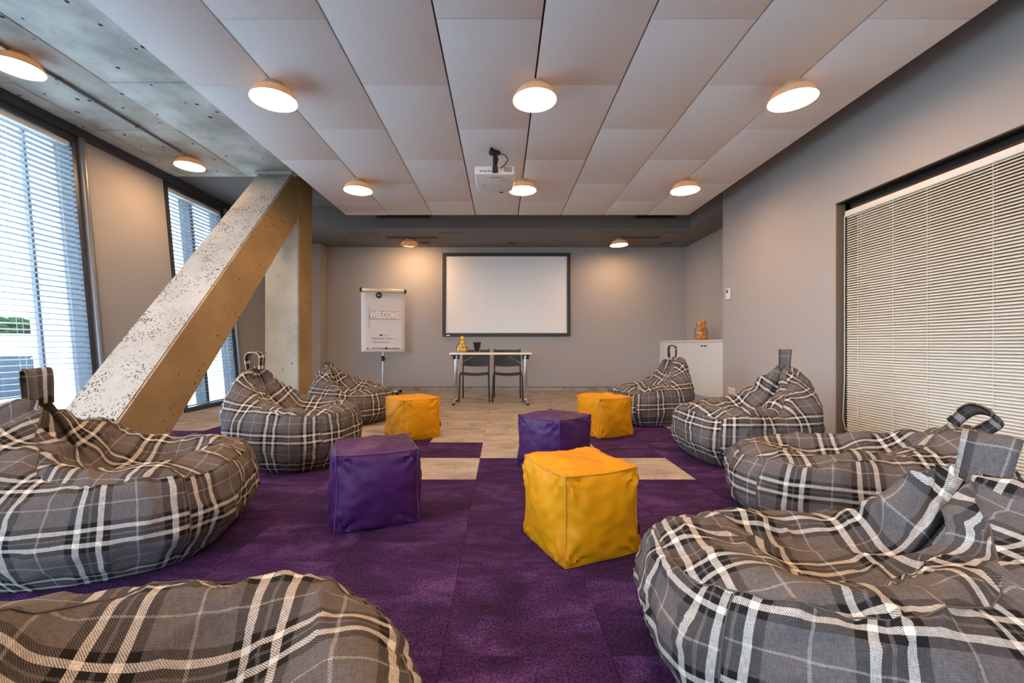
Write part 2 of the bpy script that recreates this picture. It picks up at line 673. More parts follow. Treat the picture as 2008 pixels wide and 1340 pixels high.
for rj in range(-7, 9):
    y0 = GY + rj * TY
    if y0 > YB:
        continue
    for ci in range(-9, 8):
        x0 = GX + ci * TX
        if x0 + TX < -4.3 or (x0 > RW and y0 < RWE - 0.3) or x0 > NX:
            continue
        k = tile_kind(ci, rj)
        cx1 = min(TX, (RW + 0.05 if y0 < RWE - 0.3 else NX + 0.03) - x0)
        cy1 = min(TY, YB - y0)
        if cx1 < TX - 1e-4 or cy1 < TY - 1e-4:
            me = tile_cut(k, 0.0006, cx1 - 0.0006, 0.0006, cy1 - 0.0006)
        else:
            me = tile_me[k]
        o = link('carpet_tile', me, fl)
        o.location = (x0, y0, 0)

# walls
wb = struct(box(-4.6, NX + 0.2, YB, YB + 0.15, 0, SLAB + 0.2, 'wall_back', M['wall']))
RWX0, RWX1, RWZ0, RWZ1 = -3.7, -0.14, 0.35, 2.75
m = MB()
m.box(-4.7, RWX0, YR - 0.15, YR, 0, SLAB + 0.2)
m.box(RWX1, CORR, YR - 0.15, YR, 0, SLAB + 0.2)
m.box(RWX0, RWX1, YR - 0.15, YR, 0, RWZ0)
m.box(RWX0, RWX1, YR - 0.15, YR, RWZ1, SLAB + 0.2)
struct(m.build('wall_rear', M['wall']))
m = MB()
m.box(RWX0, RWX1, YR - 0.12, YR - 0.02, RWZ0, RWZ0 + 0.06)
m.box(RWX0, RWX1, YR - 0.12, YR - 0.02, RWZ1 - 0.06, RWZ1)
for xx in (RWX0, RWX0 + 1.75, RWX1 - 0.06):
    m.box(xx, xx + 0.06, YR - 0.12, YR - 0.02, RWZ0, RWZ1)
w5 = struct(m.build('window_5', M['frame']))
for a_, b_ in ((RWX0 + 0.06, RWX0 + 1.75), (RWX0 + 1.81, RWX1 - 0.06)):
    box(a_, b_, YR - 0.074, YR - 0.066, RWZ0 + 0.06, RWZ1 - 0.06, 'pane', M['glass'], w5)
m = MB()
WIN_Y0, WIN_Y1, WIN_H = 0.05, 3.738, 2.10
m.box(RW, RW + 0.14, WIN_Y1, RWE, 0, SLAB)
m.box(RW, RW + 0.14, WIN_Y0, WIN_Y1, WIN_H, SLAB)
m.box(RW, RW + 0.14, YR, WIN_Y0, 0, SLAB)
m.box(RW + 0.14, NX + 0.1, RWE - 0.12, RWE, 0, SLAB)
struct(m.build('wall_right', M['wall']))
struct(box(NX, NX + 0.1, RWE, YB, 0, SLAB, 'wall_niche', M['wall']))
struct(box(CORR, CORR + 0.1, YR, RWE, 0, SLAB, 'wall_corridor', M['wall']))
struct(box(NX, CORR + 0.1, RWE, RWE + 0.1, 0, SLAB, 'wall_corridor_end', M['wall']))
struct(box(-4.55, -3.28, 7.68, YB, 0, SOFFIT, 'wall_pier', M['wall']))

# ceilings
ce = struct(box(-4.6, CORR + 0.1, YR, 5.49, SLAB + 0.03, SLAB + 0.25, 'ceiling', M['gap']))
xs = [-4.6, -4.05, -3.28, -2.05, -0.8, 0.45, 1.7, CORR]
ys = [YR, -1.0, 0.25, 1.5, 2.27, 3.52, 4.30, 5.38, 5.49]
for i in range(len(xs) - 1):
    for j in range(len(ys) - 1):
        g = 0.004
        dz = random.uniform(-0.003, 0.003)
        box(xs[i] + g, xs[i + 1] - g, ys[j] + g * 0.6, ys[j + 1] - g * 0.6, SLAB + dz, SLAB + 0.06, 'concrete_panel', M['concrete_slab'], ce, bev=0.004)
m = MB()
m.box(-4.6, RW, 5.49, YBULK + 0.02, SLAB, SLAB + 0.2)
struct(m.build('ceiling_painted', M['soffit']))
m = MB()
m.box(-4.6, RW, YBULK, YB, SOFFIT, SLAB)
m.box(RW, NX + 0.1, RWE, YB, SOFFIT, SLAB)
struct(m.build('ceiling_soffit', M['soffit']))

# hanging raft of white boards
raft = struct(box(-2.15, 2.59, YR + 0.1, 5.885, RAFT + 0.03, RAFT + 0.075, 'ceiling_raft', M['gap']))
RX = [-2.17, -1.573, -0.97, -0.368, 0.2268, 0.822, 1.417, 2.012, 2.60]
for c in range(8):
    start = (2.346 if c % 2 else 2.946) - 1.2 * 5
    cuts = [YR + 0.1] + [start + 1.2 * k for k in range(12) if YR + 0.2 < start + 1.2 * k < 5.8] + [5.903]
    for a, b_ in zip(cuts, cuts[1:]):
        box(RX[c] + 0.006, RX[c + 1] - 0.006, a + 0.002, b_ - 0.002, RAFT + random.uniform(-0.001, 0.001), RAFT + 0.032, 'ceiling_panel', M['panel'], raft, bev=0.0015)
m = MB()
for px in (-1.87, 2.31):
    for py in (0.6, 3.2, 5.4):
        m.cyl((px, py, RAFT + 0.07), (px, py, SLAB), 0.012, n=8)
m.build('hanger_rod', M['vent'], raft)

# ------------------------------------------------------------------ leaning facade on the left
TILT = math.atan(0.0922)
ca, sa = math.cos(TILT), math.sin(TILT)
# local facade frame: x = inward normal, y = along room, z = up the facade
FM = Matrix(((ca, 0, -sa, -4.0), (0, 1, 0, 0), (sa, 0, ca, 0), (0, 0, 0, 1)))
FH = SLAB / ca


def fthing(name, label, cat):
    o = thing(name, label, cat)
    o.matrix_world = FM
    return o


wl = MB()
WALLT = 0.30
for (a, b_) in ((4.245, 5.335), (6.47, YB), (-0.28, 1.0), (YR, -4.2)):
    wl.box(-WALLT, 0.0, a, b_, -0.3, FH + 0.15)
o = struct(wl.build('wall_left', M['wall']))
o.matrix_world = FM
# continuous head band in front of the slab edge
m = MB().box(-0.25, 0.055, YR, 6.6, FH - 0.10, FH + 0.05)
o = struct(m.build('trim_1', M['frame']))
o.matrix_world = FM
m = MB().box(-0.02, 0.012, 4.245, 5.335, 0.0, FH - 0.06)
o = struct(m.build('trim_2', M['wall']))
o.matrix_world = FM
for nm, y in (('trim_3', 4.275), ('trim_4', 6.51)):
    m = MB().tube([(0.03, y, 0.02), (0.03, y, FH - 0.1)], 0.032, 14)
    o = struct(m.build(nm, M['trim_grey'], None, True))
    o.matrix_world = FM


def facade_window(n, y0, y1, mullions):
    f = MB()
    f.box(-0.16, 0.02, y0, y0 + 0.05, 0, FH - 0.08)
    f.box(-0.16, 0.02, y1 - 0.05, y1, 0, FH - 0.08)
    f.box(-0.16, 0.04, y0, y1, -0.05, 0.055)
    f.box(-0.16, 0.02, y0, y1, FH - 0.16, FH - 0.06)
    w = struct(f.build('window_%d' % n, M['frame']))
    w.matrix_world = FM
    for my in mullions:
        box(-0.20, -0.055, my - 0.03, my + 0.03, 0.05, FH - 0.15, 'mullion', M['frame'], w)
    # pale metal reveal outside the glass
    box(-0.58, -0.17, y1 - 0.02, y1 + 0.02, 0, FH, 'outer_reveal', M['warehouse'], w)
    box(-0.50, -0.46, y1 - 0.045, y1 - 0.02, 0, FH, 'guide_rail', M['frame'], w)
    edges = [y0 + 0.05] + [v for my in mullions for v in (my - 0.03, my + 0.03)] + [y1 - 0.05]
    for a, b_ in zip(edges[0::2], edges[1::2]):
        box(-0.124, -0.116, a, b_, 0.05, FH - 0.15, 'pane', M['glass'], w)


facade_window(1, 1.0, 4.235, [1.9, 2.6, 3.25])
facade_window(2, 5.345, 6.46, [5.88])
facade_window(3, -4.2, -0.3, [-3.2, -2.2, -1.25])


def venetian(label, y0, y1, z0, z1, x, width, pitch, tilt, slat_mat, cords, mx=None, group=None, head=(0.045, 0.04), flip=1):
    v = thing('venetian_blind', label, 'blind')
    if mx is not None:
        v.matrix_world = mx
    n = 5
    s = MB()
    prof = []
    for k in range(n + 1):
        t = k / n - 0.5
        px, pz = t * width, 0.06 * width * (1 - 4 * t * t)
        prof.append((px * math.cos(tilt) - pz * math.sin(tilt), px * math.sin(tilt) + pz * math.cos(tilt)))
    up = [s.bm.verts.new((p[0], 0, p[1])) for p in prof]
    vp = [s.bm.verts.new((p[0], y1 - y0, p[1])) for p in prof]
    for k in range(n):
        s.bm.faces.new((up[k], up[k + 1], vp[k + 1], vp[k]))
    me = s.mesh('slat', slat_mat, True)
    count = int((z1 - z0 - 0.05) / pitch)
    for k in range(count):
        o_ = link('slat', me, v)
        o_.location = (x, y0, z1 - 0.045 - pitch * (k + 0.6))
        o_.rotation_euler = (0, random.uniform(-0.02, 0.02), 0)
    zb = z1 - 0.045 - pitch * (count + 0.4)
    box(x - head[1] / 2, x + head[1] / 2, y0 - 0.005, y1 + 0.005, z1 - head[0], z1, 'headrail', M['headrail'], v, bev=0.003)
    box(x - width * 0.35, x + width * 0.35, y0, y1, zb - 0.012, zb + 0.004, 'bottom_rail', slat_mat, v, bev=0.002)
    for cy in cords:
        c = MB()
        hw = width * 0.5 * math.cos(tilt) + 0.002
        c.cyl((x + hw, cy, zb), (x + hw, cy, z1 - 0.03), 0.0016, n=5)
        c.cyl((x - hw, cy, zb), (x - hw, cy, z1 - 0.03), 0.0016, n=5)
        c.build('ladder_cord', M['cord'], v)
    return v


venetian('grey-blue venetian blind over the near left window beside the wall panel', 1.06, 4.18, 0.06, FH - 0.17, -0.012, 0.05, 0.0515, 0.10, M['slat_blue'],
         [1.3, 2.2, 3.1, 3.62, 4.05], FM)
venetian('grey-blue venetian blind over the far left window behind the leaning concrete strut', 5.40, 6.41, 0.06, FH - 0.17, -0.012, 0.05, 0.0515, 0.10, M['slat_blue'],
         [5.55, 6.0, 6.28], FM)

# ------------------------------------------------------------------ glazed partition on the right
f = MB()
f.box(RW + 0.075, RW + 0.15, WIN_Y0, WIN_Y1, WIN_H - 0.075, WIN_H)
f.box(RW + 0.075, RW + 0.15, WIN_Y1 - 0.06, WIN_Y1, 0.0, WIN_H)
f.box(RW + 0.075, RW + 0.15, WIN_Y0, WIN_Y0 + 0.06, 0.0, WIN_H)
f.box(RW + 0.075, RW + 0.15, WIN_Y0, WIN_Y1, 0.0, 0.05)
w4 = struct(f.build('window_4', M['black']))
m = MB()
m.box(RW - 0.002, RW + 0.075, WIN_Y1 - 0.012, WIN_Y1 - 0.0, 0, WIN_H)
m.build('jamb', M['frame_brown'], w4)
m = MB()
m.box(RW - 0.004, RW + 0.075, WIN_Y0, WIN_Y1, WIN_H - 0.012, WIN_H)
m.build('head_reveal', M['black'], w4)
box(RW + 0.108, RW + 0.114, WIN_Y0 + 0.06, WIN_Y1 - 0.06, 0.05, WIN_H - 0.07, 'pane', M['glass'], w4)
vb = venetian('cream venetian blind closed over the glazed partition in the right wall', WIN_Y0 + 0.1, WIN_Y1 - 0.055, 0.03, WIN_H - 0.085, RW + 0.055, 0.025, 0.0208, math.radians(44), M['slat_cream'],
              [0.4, 1.1, 1.8, 2.58, 2.98, 3.24, 3.56], head=(0.05, 0.035))
pc = [(RW + 0.04, WIN_Y1 - 0.045, 1.98 - 0.1 * k) for k in range(15)]
pc += [(RW + 0.03, WIN_Y1 - 0.05, 0.42), (RW + 0.025, WIN_Y1 - 0.045, 0.22), (RW + 0.03, WIN_Y1 - 0.07, 0.12), (RW + 0.04, WIN_Y1 - 0.10, 0.16)]
MB().tube(pc, 0.003, 6).build('pull_cord', M['cord'], vb, True)

# baseboard of carpet strip along the back wall
m = MB()
m.box(-3.28, NX, YB - 0.012, YB, 0, 0.062)
struct(m.build('baseboard_back', M['beige_carpet']))
struct(box(-3.28, NX, YB - 0.014, YB, 0.062, 0.070, 'trim_5', M['charcoal']))
struct(box(RW - 0.006, RW, WIN_Y1, RWE, 0, 0.012, 'baseboard_right', M['vent']))

# ------------------------------------------------------------------ concrete column with leaning strut
col = thing('concrete_column', 'bare concrete V-shaped column with a leaning pitted strut by the left windows', 'column', (-2.85, 5.7, 0))
CX0, CX1 = -3.065 + 2.85, -2.63 + 2.85


def subdivided_solid(m, cuts, amp, seed):
    bmesh.ops.recalc_face_normals(m.bm, faces=m.bm.faces)
    bmesh.ops.bevel(m.bm, geom=list(m.bm.edges), offset=0.012, segments=2, affect='EDGES')
    return m


def two_finish_warm_side(o, mat_side):
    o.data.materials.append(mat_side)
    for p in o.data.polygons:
        p.material_index = 1 if p.normal.x > 0.6 else 0  # room-facing side takes the colour with warm lamp light in it


m = MB().box(CX0, CX1, 5.49 - 5.7, 5.905 - 5.7, 0, SLAB)
subdivided_solid(m, 0, 0, 1)
o = m.build('shaft', M['concrete_pale'], col)
two_finish_warm_side(o, M['concrete_warm_lit'])
poly = [(2.60, 0), (3.242, 0), (5.50, 2.484), (5.50, 3.028), (5.355, 3.028)]
m = MB().prism([(y - 5.7, z) for y, z in poly], 'x', CX0 - 0.001, CX1 + 0.001)
subdivided_solid(m, 0, 0, 2)
o = m.build('leaning_strut', M['concrete_rough'], col)
two_finish_warm_side(o, M['concrete_warm_lit'])
MB().box(CX0 - 0.02, CX1 + 0.005, 5.30 - 5.7, 5.42 - 5.7, 2.99, SLAB - 0.001).bevel(0.006).build('mortar_joint', M['concrete_slab'], col)
sb = thing('socket_box', 'small beige socket box at the foot of the concrete column', 'socket', (-2.60, 5.78, 0))
MB().box(-0.028, 0.03, -0.05, 0.05, 0.12, 0.235).bevel(0.006).build('housing', pbr('beige_socket_plastic', (0.38, 0.27, 0.19), 0.5), sb, True)
MB().box(-0.02, 0.02, -0.03, 0.03, 0.0, 0.12).build('stem', M['charcoal'], sb)

# ------------------------------------------------------------------ lamps
LAMP_OFF = 0.0


def make_lamp():
    t = thing('ceiling_lamp', 'lamp', 'lamp')
    MB().lathe([(0.0, 0.0), (0.062, 0.0), (0.064, -0.006), (0.064, -0.038), (0.058, -0.042), (0, -0.042)], 28).build('mounting_cup', M['lamp_body'], t, True)
    sh = MB().lathe([(0.0, -0.036), (0.066, -0.037), (0.098, -0.043), (0.120, -0.055), (0.136, -0.078), (0.146, -0.104), (0.149, -0.117)], 40)
    sh.build('shade', M['lamp_shade'], t, True)
    MB().lathe([(0.1445, -0.106), (0.143, -0.1165), (0.125, -0.121), (0.08, -0.124), (0.0, -0.126)], 40).build('diffuser', M['lamp_glow'], t, True)
    return t


lamp0 = make_lamp()
first = True
LAMPS = [
    (-1.573, 2.93, RAFT, 'lit round lamp on the white ceiling boards, near row, nearest the concrete', 0, 0),
    (0.2268, 2.93, RAFT, 'lit round lamp on the white boards between camera and projector, near row middle', 0, 0),
    (2.005, 2.93, RAFT, 'lit round lamp on the white boards, near row, nearest the right wall', 0, 0),
    (-1.573, 4.65, RAFT, 'lit round lamp on the white boards, far row, left above the column', 0, 0),
    (0.2268, 4.65, RAFT, 'lit round lamp half hidden behind the ceiling projector', 0, 0),
    (2.005, 4.65, RAFT, 'lit round lamp on the white boards, far row, nearest the right wall', 0, 0),
    (-3.60, 3.16, SLAB, 'lit round lamp on bare concrete cut by the left picture edge', 0, 0),
    (-3.60, 4.90, SLAB, 'lit round lamp on bare concrete above the grey wall panel', 0, 0),
    (-1.590, 7.30, SOFFIT, 'tilted lamp on the dark soffit above the flip chart', 0.34, 0.05),
    (2.010, 7.30, SOFFIT, 'lit lamp on the dark soffit right of the projection screen', 0.0, -0.04),
    (-1.573, 1.21, RAFT, 'unseen lamp added for light above the viewer on the left board seam', 0, 0),  # from here on: unseen lamps, added to light the near room
    (0.2268, 1.21, RAFT, 'unseen lamp added for light above the viewer on the middle board seam', 0, 0),
    (2.005, 1.21, RAFT, 'unseen lamp added for light above the viewer on the right board seam', 0, 0),
    (-1.573, -0.51, RAFT, 'unseen lamp added for light behind the viewer on the left board seam', 0, 0),
    (0.2268, -0.51, RAFT, 'unseen lamp added for light behind the viewer on the middle board seam', 0, 0),
    (2.005, -0.51, RAFT, 'unseen lamp added for light behind the viewer on the right board seam', 0, 0),
    (-3.60, 1.40, SLAB, 'unseen lamp added for light on the bare concrete beside the viewer', 0, 0),
]
for i, (x, y, z, lab, rx, ry) in enumerate(LAMPS):
    o = lamp0 if i == 0 else copy_tree(lamp0)
    o.location = (x, y, z)
    o.rotation_euler = (rx, ry, 0)
    tag(o, lab, 'lamp', 'round ceiling lamps')

cd = thing('ceiling_conduit', 'thin grey cable conduit running between the lamps on the bare concrete ceiling', 'pipe', (-3.60, 3.1, SLAB))
MB().tube([(0, -2.5, -0.013), (0, 1.66, -0.013)], 0.012, 8).build('pipe', M['trim_grey'], cd, True)
for yy in (-1.2, -0.1, 0.35, 1.1):
    MB().box(-0.02, 0.02, yy - 0.012, yy + 0.012, -0.03, 0.0).bevel(0.003).build('clip', M['trim_grey'], cd)

# ------------------------------------------------------------------ things on the soffit and bulkhead
def slot_vent(x0, x1, y, z, label, horizontal):
    t = thing('slot_vent', label, 'vent', ((x0 + x1) / 2, y, z))
    w = (x1 - x0) / 2
    if horizontal:   # lies in the soffit, facing down
        fr = MB()
        for a, b_, c, d in ((-w - .02, w + .02, -.05, -.035), (-w - .02, w + .02, .035, .05), (-w - .02, -w, -.05, .05), (w, w + .02, -.05, .05)):
            fr.box(a, b_, c, d, -0.010, 0.0)
        fr.build('frame', M['vent'], t)
        MB().box(-w, w, -.035, .035, -0.002, 0.0).build('slot', M['dark_hole'], t)
        MB().box(-w, w, -.006, .006, -0.008, -0.001).build('vane', M['vent'], t)
    else:            # in the bulkhead, facing the room (-y)
        fr = MB()
        for a, b_, c, d in ((-w - .03, w + .03, -.06, -.045), (-w - .03, w + .03, .045, .06), (-w - .03, -w, -.06, .06), (w, w + .03, -.06, .06)):
            fr.box(a, b_, -0.012, 0.0, c, d)
        fr.build('frame', M['vent'], t)
        MB().box(-w, w, -.003, 0.0, -.045, .045).build('slot', M['dark_hole'], t)
        for zz in (-.022, 0.0, .022):
            MB().box(-w, w, -.010, -.002, zz - .003, zz + .003).build('vane', M['vent'], t)
    return t


slot_vent(-1.93, -1.10, 7.22, SOFFIT, 'long slot vent in the soffit above the left soffit lamp', True)
slot_vent(2.07, 2.66, 7.22, SOFFIT, 'long slot vent in the soffit right of the lit soffit lamp', True)
slot_vent(-1.95, -1.135, YBULK, 2.895, 'dark slot vent in the bulkhead under the left end of the boards', False)
slot_vent(2.11, 2.70, YBULK, 2.895, 'dark slot vent in the bulkhead under the right end of the boards', False)


def hatch(x, y, label):
    t = thing('access_hatch', label, 'hatch', (x, y, SOFFIT))
    MB().box(-.21, .21, -.17, .17, -0.004, 0.0).build('surround', M['vent'], t)
    MB().box(-.203, .203, -.163, .163, -0.007, -0.003).bevel(0.001, 1).build('panel', M['soffit'], t)


hatch(-2.28, 7.08, 'square access hatch in the soffit left of the left slot vent')
hatch(-0.82, 7.08, 'square access hatch in the soffit above the screen top left corner')
hatch(1.72, 7.06, 'square access hatch in the soffit left of the lit soffit lamp')
hatch(2.86, 7.05, 'square access hatch in the soffit beside the niche')
for x, lab in ((-1.385, 'round ceiling vent just right of the left soffit lamp'), (0.19, 'round ceiling vent above the middle of the screen'), (2.92, 'round ceiling vent in the soffit near the niche')):
    t = thing('ceiling_vent', lab, 'vent', (x, 7.62, SOFFIT))
    MB().lathe([(0.10, 0.0), (0.10, -0.008), (0.085, -0.018), (0.070, -0.020)], 28).build('ring', M['vent'], t, True)
    MB().lathe([(0.070, -0.012), (0.055, -0.028), (0.0, -0.030)], 28).build('disc', M['vent'], t, True)

# ------------------------------------------------------------------ projector
pj = thing('projector', 'white projector hanging from the white ceiling boards', 'projector', (-0.065, 3.86, RAFT))
tiltm = Matrix.Translation((0, 0, -0.25)) @ Matrix.Rotation(math.radians(-8), 4, 'X')
W2, D2, H2 = 0.183, 0.34, 0.085
m = MB()
pts = []
bev = 0.035
# body outline: wider at the cable end, rounded towards the lens
out = [(-W2, 0.0), (W2, 0.0), (W2 * 1.0, D2 * 0.55), (W2 * 0.93, D2 * 0.9), (W2 * 0.78, D2), (-W2 * 0.78, D2), (-W2 * 0.93, D2 * 0.9), (-W2 * 1.0, D2 * 0.55)]
m.prism(out, 'z', 0.0, H2)
m.bevel(0.016, 3)
m.bm.transform(tiltm)
body = m.build('body', M['projector'], pj, True)
m = MB()
m.box(-0.145, 0.06, -0.003, 0.004, 0.016, 0.066, tiltm)
m.build('port_panel', M['white_plastic'], body)
m = MB()
for k in range(9):
    x = -0.135 + 0.013 * k
    m.box(x, x + (0.005 if k % 3 else 0.009), -0.006, 0.0, 0.022, 0.032, tiltm)
m.build('port', M['black'], body)
m = MB()
for k in range(8):
    m.box(0.09 + 0.009 * k, 0.094 + 0.009 * k, -0.004, 0.002, 0.018, 0.068, tiltm)
m.build('vent_slot', M['vent'], body)
m = MB()
m.cyl(tiltm @ Vector((0.06, D2 - 0.02, 0.045)), tiltm @ Vector((0.06, D2 + 0.02, 0.045)), 0.04, n=24)
m.build('lens', M['black'], body, True)
text('Panasonic', 0.034, 'lettering', M['ink'], body, tiltm @ Vector((0.015, 0.060, -0.0014)), (PI - math.radians(8), 0, PI), scale=(0.85, 1.1, 1), bold=0.0010)
box(0.055, 0.13, 0.085, 0.135, -0.0012, 0.001, 'rating_label', M['ink_pale'], body, mx=tiltm)
m = MB()
m.lathe([(0.022, 0.001), (0.024, -0.004), (0.016, -0.005), (0.013, -0.001)], 20, o=(-0.105, 0.19, 0), mx=tiltm)
m.build('focus_mark', M['ink_pale'], body)
for kx in (-0.04, -0.005, 0.02, 0.045):
    box(kx, kx + 0.012, 0.19, 0.205, -0.001, 0.001, 'screw_recess', M['ink_pale'], body, mx=tiltm)
MB().lathe([(0.0, 0.0), (0.055, 0.0), (0.055, -0.012), (0.02, -0.02), (0.018, -0.14), (0.018, -0.16)], 20, o=(0, 0.12, 0)).build('ceiling_mount', M['black'], pj, True)
m = MB()
m.tube([(-0.03, 0.03, -0.002), (-0.035, 0.0, -0.05), (0.0, -0.01, -0.09), (0.005, -0.012, -0.14), (0.01, -0.012, -0.20)], 0.012, 7)
m.tube([(-0.02, 0.03, -0.002), (0.0, 0.0, -0.06), (0.03, -0.02, -0.12), (0.01, -0.012, -0.20)], 0.007, 6)
m.tube([(0.0, 0.02, -0.02), (0.05, -0.01, -0.07), (0.10, -0.02, -0.09), (0.12, -0.02, -0.13), (0.09, -0.025, -0.18), (0.05, -0.012, -0.20)], 0.005, 6)
m.box(-0.02, 0.03, -0.03, 0.0, -0.24, -0.19)
m.build('cable_bundle', M['black'], pj, True)

# ------------------------------------------------------------------ projection screen
sx0, sx1, sz0, sz1 = -1.107, 1.279, 1.013, 2.568
t = thing('projection_screen', 'wide white projection screen with black frame on the back wall', 'screen', ((sx0 + sx1) / 2, YB, sz0))
w, hh, fw = (sx1 - sx0) / 2, sz1 - sz0, 0.062
for nm, a in (('frame_bar', (-w, w, hh - fw, hh)), ('frame_bar', (-w, w, 0, fw)), ('frame_bar', (-w, -w + fw, fw, hh - fw)), ('frame_bar', (w - fw, w, fw, hh - fw))):
    MB().box(a[0], a[1], -0.045, -0.002, a[2], a[3]).bevel(0.006).build(nm, M['screen_frame'], t)
MB().box(-w + fw - 0.01, w - fw + 0.01, -0.022, -0.002, fw - 0.01, hh - fw + 0.01).build('screen_surface', M['screen'], t)
bd = MB().box(-w + 0.065, -w + 0.155, -0.048, -0.044, 0.008, 0.030).build('maker_badge', M['black'], t)
text('avers', 0.030, 'badge_lettering', M['steel'], bd, (-w + 0.11, -0.0492, 0.019), (PI / 2, 0, 0), bold=0.0006)

# ------------------------------------------------------------------ folding table
tx0, tx1, ty0, ty1, tz = -0.742, 0.425, 5.97, 6.42, 0.742
tc_ = ((tx0 + tx1) / 2, (ty0 + ty1) / 2, 0)
t = thing('folding_table', 'narrow white folding table with chrome legs in front of the screen', 'table', tc_)
hw, hd = (tx1 - tx0) / 2, (ty1 - ty0) / 2
MB().box(-hw, hw, -hd, hd, tz - 0.026, tz).bevel(0.008, 3).build('table_top', M['white'], t, True)
for s in (-1, 1):
    lx = s * (hw - 0.075)
    for q in (-1, 1):
        MB().box(lx + (-0.045 if q * s > 0 else 0.005), lx + (-0.005 if q * s > 0 else 0.045), -0.05 if q < 0 else 0.0, 0.0 if q < 0 else 0.05, tz - 0.095, tz - 0.024).bevel(0.004).build('bracket', M['black'], t)
    MB().box(lx - 0.055, lx + 0.055, -0.16, 0.16, tz - 0.04, tz - 0.024).build('mounting_rail', M['charcoal'], t)
    lg = MB()
    for dx in (-0.016, 0.016):
        lg.cyl((lx + dx, 0.01 * dx / 0.016, 0.05), (lx + dx * 0.6, 0.0, tz - 0.03), 0.013, n=14)
    lg.build('leg', M['chrome'], t, True)
    ft = MB()
    ft.tube([(lx + s * 0.018, -hd + 0.03, 0.020), (lx + s * 0.008, -0.06, 0.055), (lx, 0.0, 0.062), (lx + s * 0.008, 0.06, 0.055), (lx + s * 0.018, hd - 0.03, 0.020)], 0.014, 10)
    ft.build('foot_bar', M['chrome'], t, True)
    for q in (-1, 1):
        MB().lathe([(0.0, 0.0), (0.02, 0.0), (0.022, 0.008), (0.018, 0.022), (0, 0.024)], 14, o=(lx + s * 0.018, q * (hd - 0.03), 0.0)).build('foot_pad', M['black'], t, True)
    MB().tube([(lx, 0.0, tz - 0.20), (lx - s * 0.11, 0.0, tz - 0.13), (lx - s * 0.26, 0.0, tz - 0.045)], 0.006, 8).build('folding_brace', M['steel'], t, True)
    MB().box(-0.02 - 0.28 if s < 0 else 0.04, -0.02 if s < 0 else 0.30, -0.01, 0.01, tz - 0.042, tz - 0.025).build('hinge_bar', M['black'], t)


# chairs
def make_chair():
    t = thing('stacking_chair', 'chair', 'chair')
    w = 0.205
    # faces the room: front edge towards -y
    seat = MB()
    n = 8
    rows = []
    for j in range(9):
        v = j / 8
        row = []
        for i in range(n + 1):
            u = i / n * 2 - 1
            z = 0.445 - 0.018 * (1 - u * u) - 0.02 * v + (0.0 if v > 0.15 else -0.02 * (1 - v / 0.15) ** 2)
            row.append((u * (w - 0.005), -0.23 + 0.43 * v, z))
        rows.append(row)
    vt = [[seat.bm.verts.new(p) for p in r] for r in rows]
    vb_ = [[seat.bm.verts.new((p[0], p[1], p[2] - 0.016)) for p in r] for r in rows]
    for j in range(8):
        for i in range(n):
            seat.bm.faces.new((vt[j][i], vt[j][i + 1], vt[j + 1][i + 1], vt[j + 1][i]))
            seat.bm.faces.new((vb_[j][i], vb_[j + 1][i], vb_[j + 1][i + 1], vb_[j][i + 1]))
    for j in range(8):
        for i, d in ((0, 1), (n, -1)):
            seat.bm.faces.new((vt[j][i], vt[j + 1][i], vb_[j + 1][i], vb_[j][i]))
    for i in range(n):
        for j in (0, 8):
            seat.bm.faces.new((vt[j][i], vt[j][i + 1], vb_[j][i + 1], vb_[j][i]))
    seat.build('seat', M['charcoal'], t, True)
    bk = MB()
    A, B = [], []
    for j in range(7):
        v = j / 6
        ra, rb = [], []
        for i in range(n + 1):
            u = i / n * 2 - 1
            y = 0.225 + 0.055 * v + 0.03 * (1 - u * u)
            z = 0.520 + 0.255 * v - (0.014 * (1 - u * u) if j == 0 else 0)
            ra.append(bk.bm.verts.new((u * (w - 0.012), y, z)))
            rb.append(bk.bm.verts.new((u * (w - 0.012), y + 0.012, z)))
        A.append(ra)
        B.append(rb)
    for j in range(6):
        for i in range(n):
            bk.bm.faces.new((A[j][i], A[j][i + 1], A[j + 1][i + 1], A[j + 1][i]))
            bk.bm.faces.new((B[j][i], B[j + 1][i], B[j + 1][i + 1], B[j][i + 1]))
        for i in (0, n):
            bk.bm.faces.new((A[j][i], A[j + 1][i], B[j + 1][i], B[j][i]))
    for i in range(n):
        for j in (0, 6):
            bk.bm.faces.new((A[j][i], A[j][i + 1], B[j][i + 1], B[j][i]))
    bk.build('backrest', M['charcoal'], t, True)
    for s in (-1, 1):
        fl_ = MB().tube([(s * (w + 0.022), -0.245, 0.0), (s * (w + 0.010), -0.215, 0.38), (s * w, -0.195, 0.425), (s * w, -0.12, 0.438)], 0.011, 10)
        fl_.build('leg', M['black'], t, True)
        rl = MB().tube([(s * (w + 0.005), 0.27, 0.0), (s * w, 0.205, 0.40), (s * w, 0.225, 0.50), (s * w, 0.285, 0.79)], 0.011, 10)
        rl.build('leg', M['black'], t, True)
        MB().tube([(s * w, -0.13, 0.428), (s * w, 0.21, 0.410)], 0.010, 8).build('side_rail', M['black'], t, True)
    MB().tube([(-w, -0.19, 0.418), (0, -0.19, 0.405), (w, -0.19, 0.418)], 0.010, 8).build('cross_rail', M['black'], t, True)
    return t


ch = make_chair()
ch.location = (-0.412, 6.56, 0)
tag(ch, 'black chair behind the left half of the white folding table', 'chair', 'chairs behind the table')
c2 = copy_tree(ch)
c2.location = (0.088, 6.56, 0)
tag(c2, 'black chair behind the right half of the white folding table', 'chair', 'chairs behind the table')

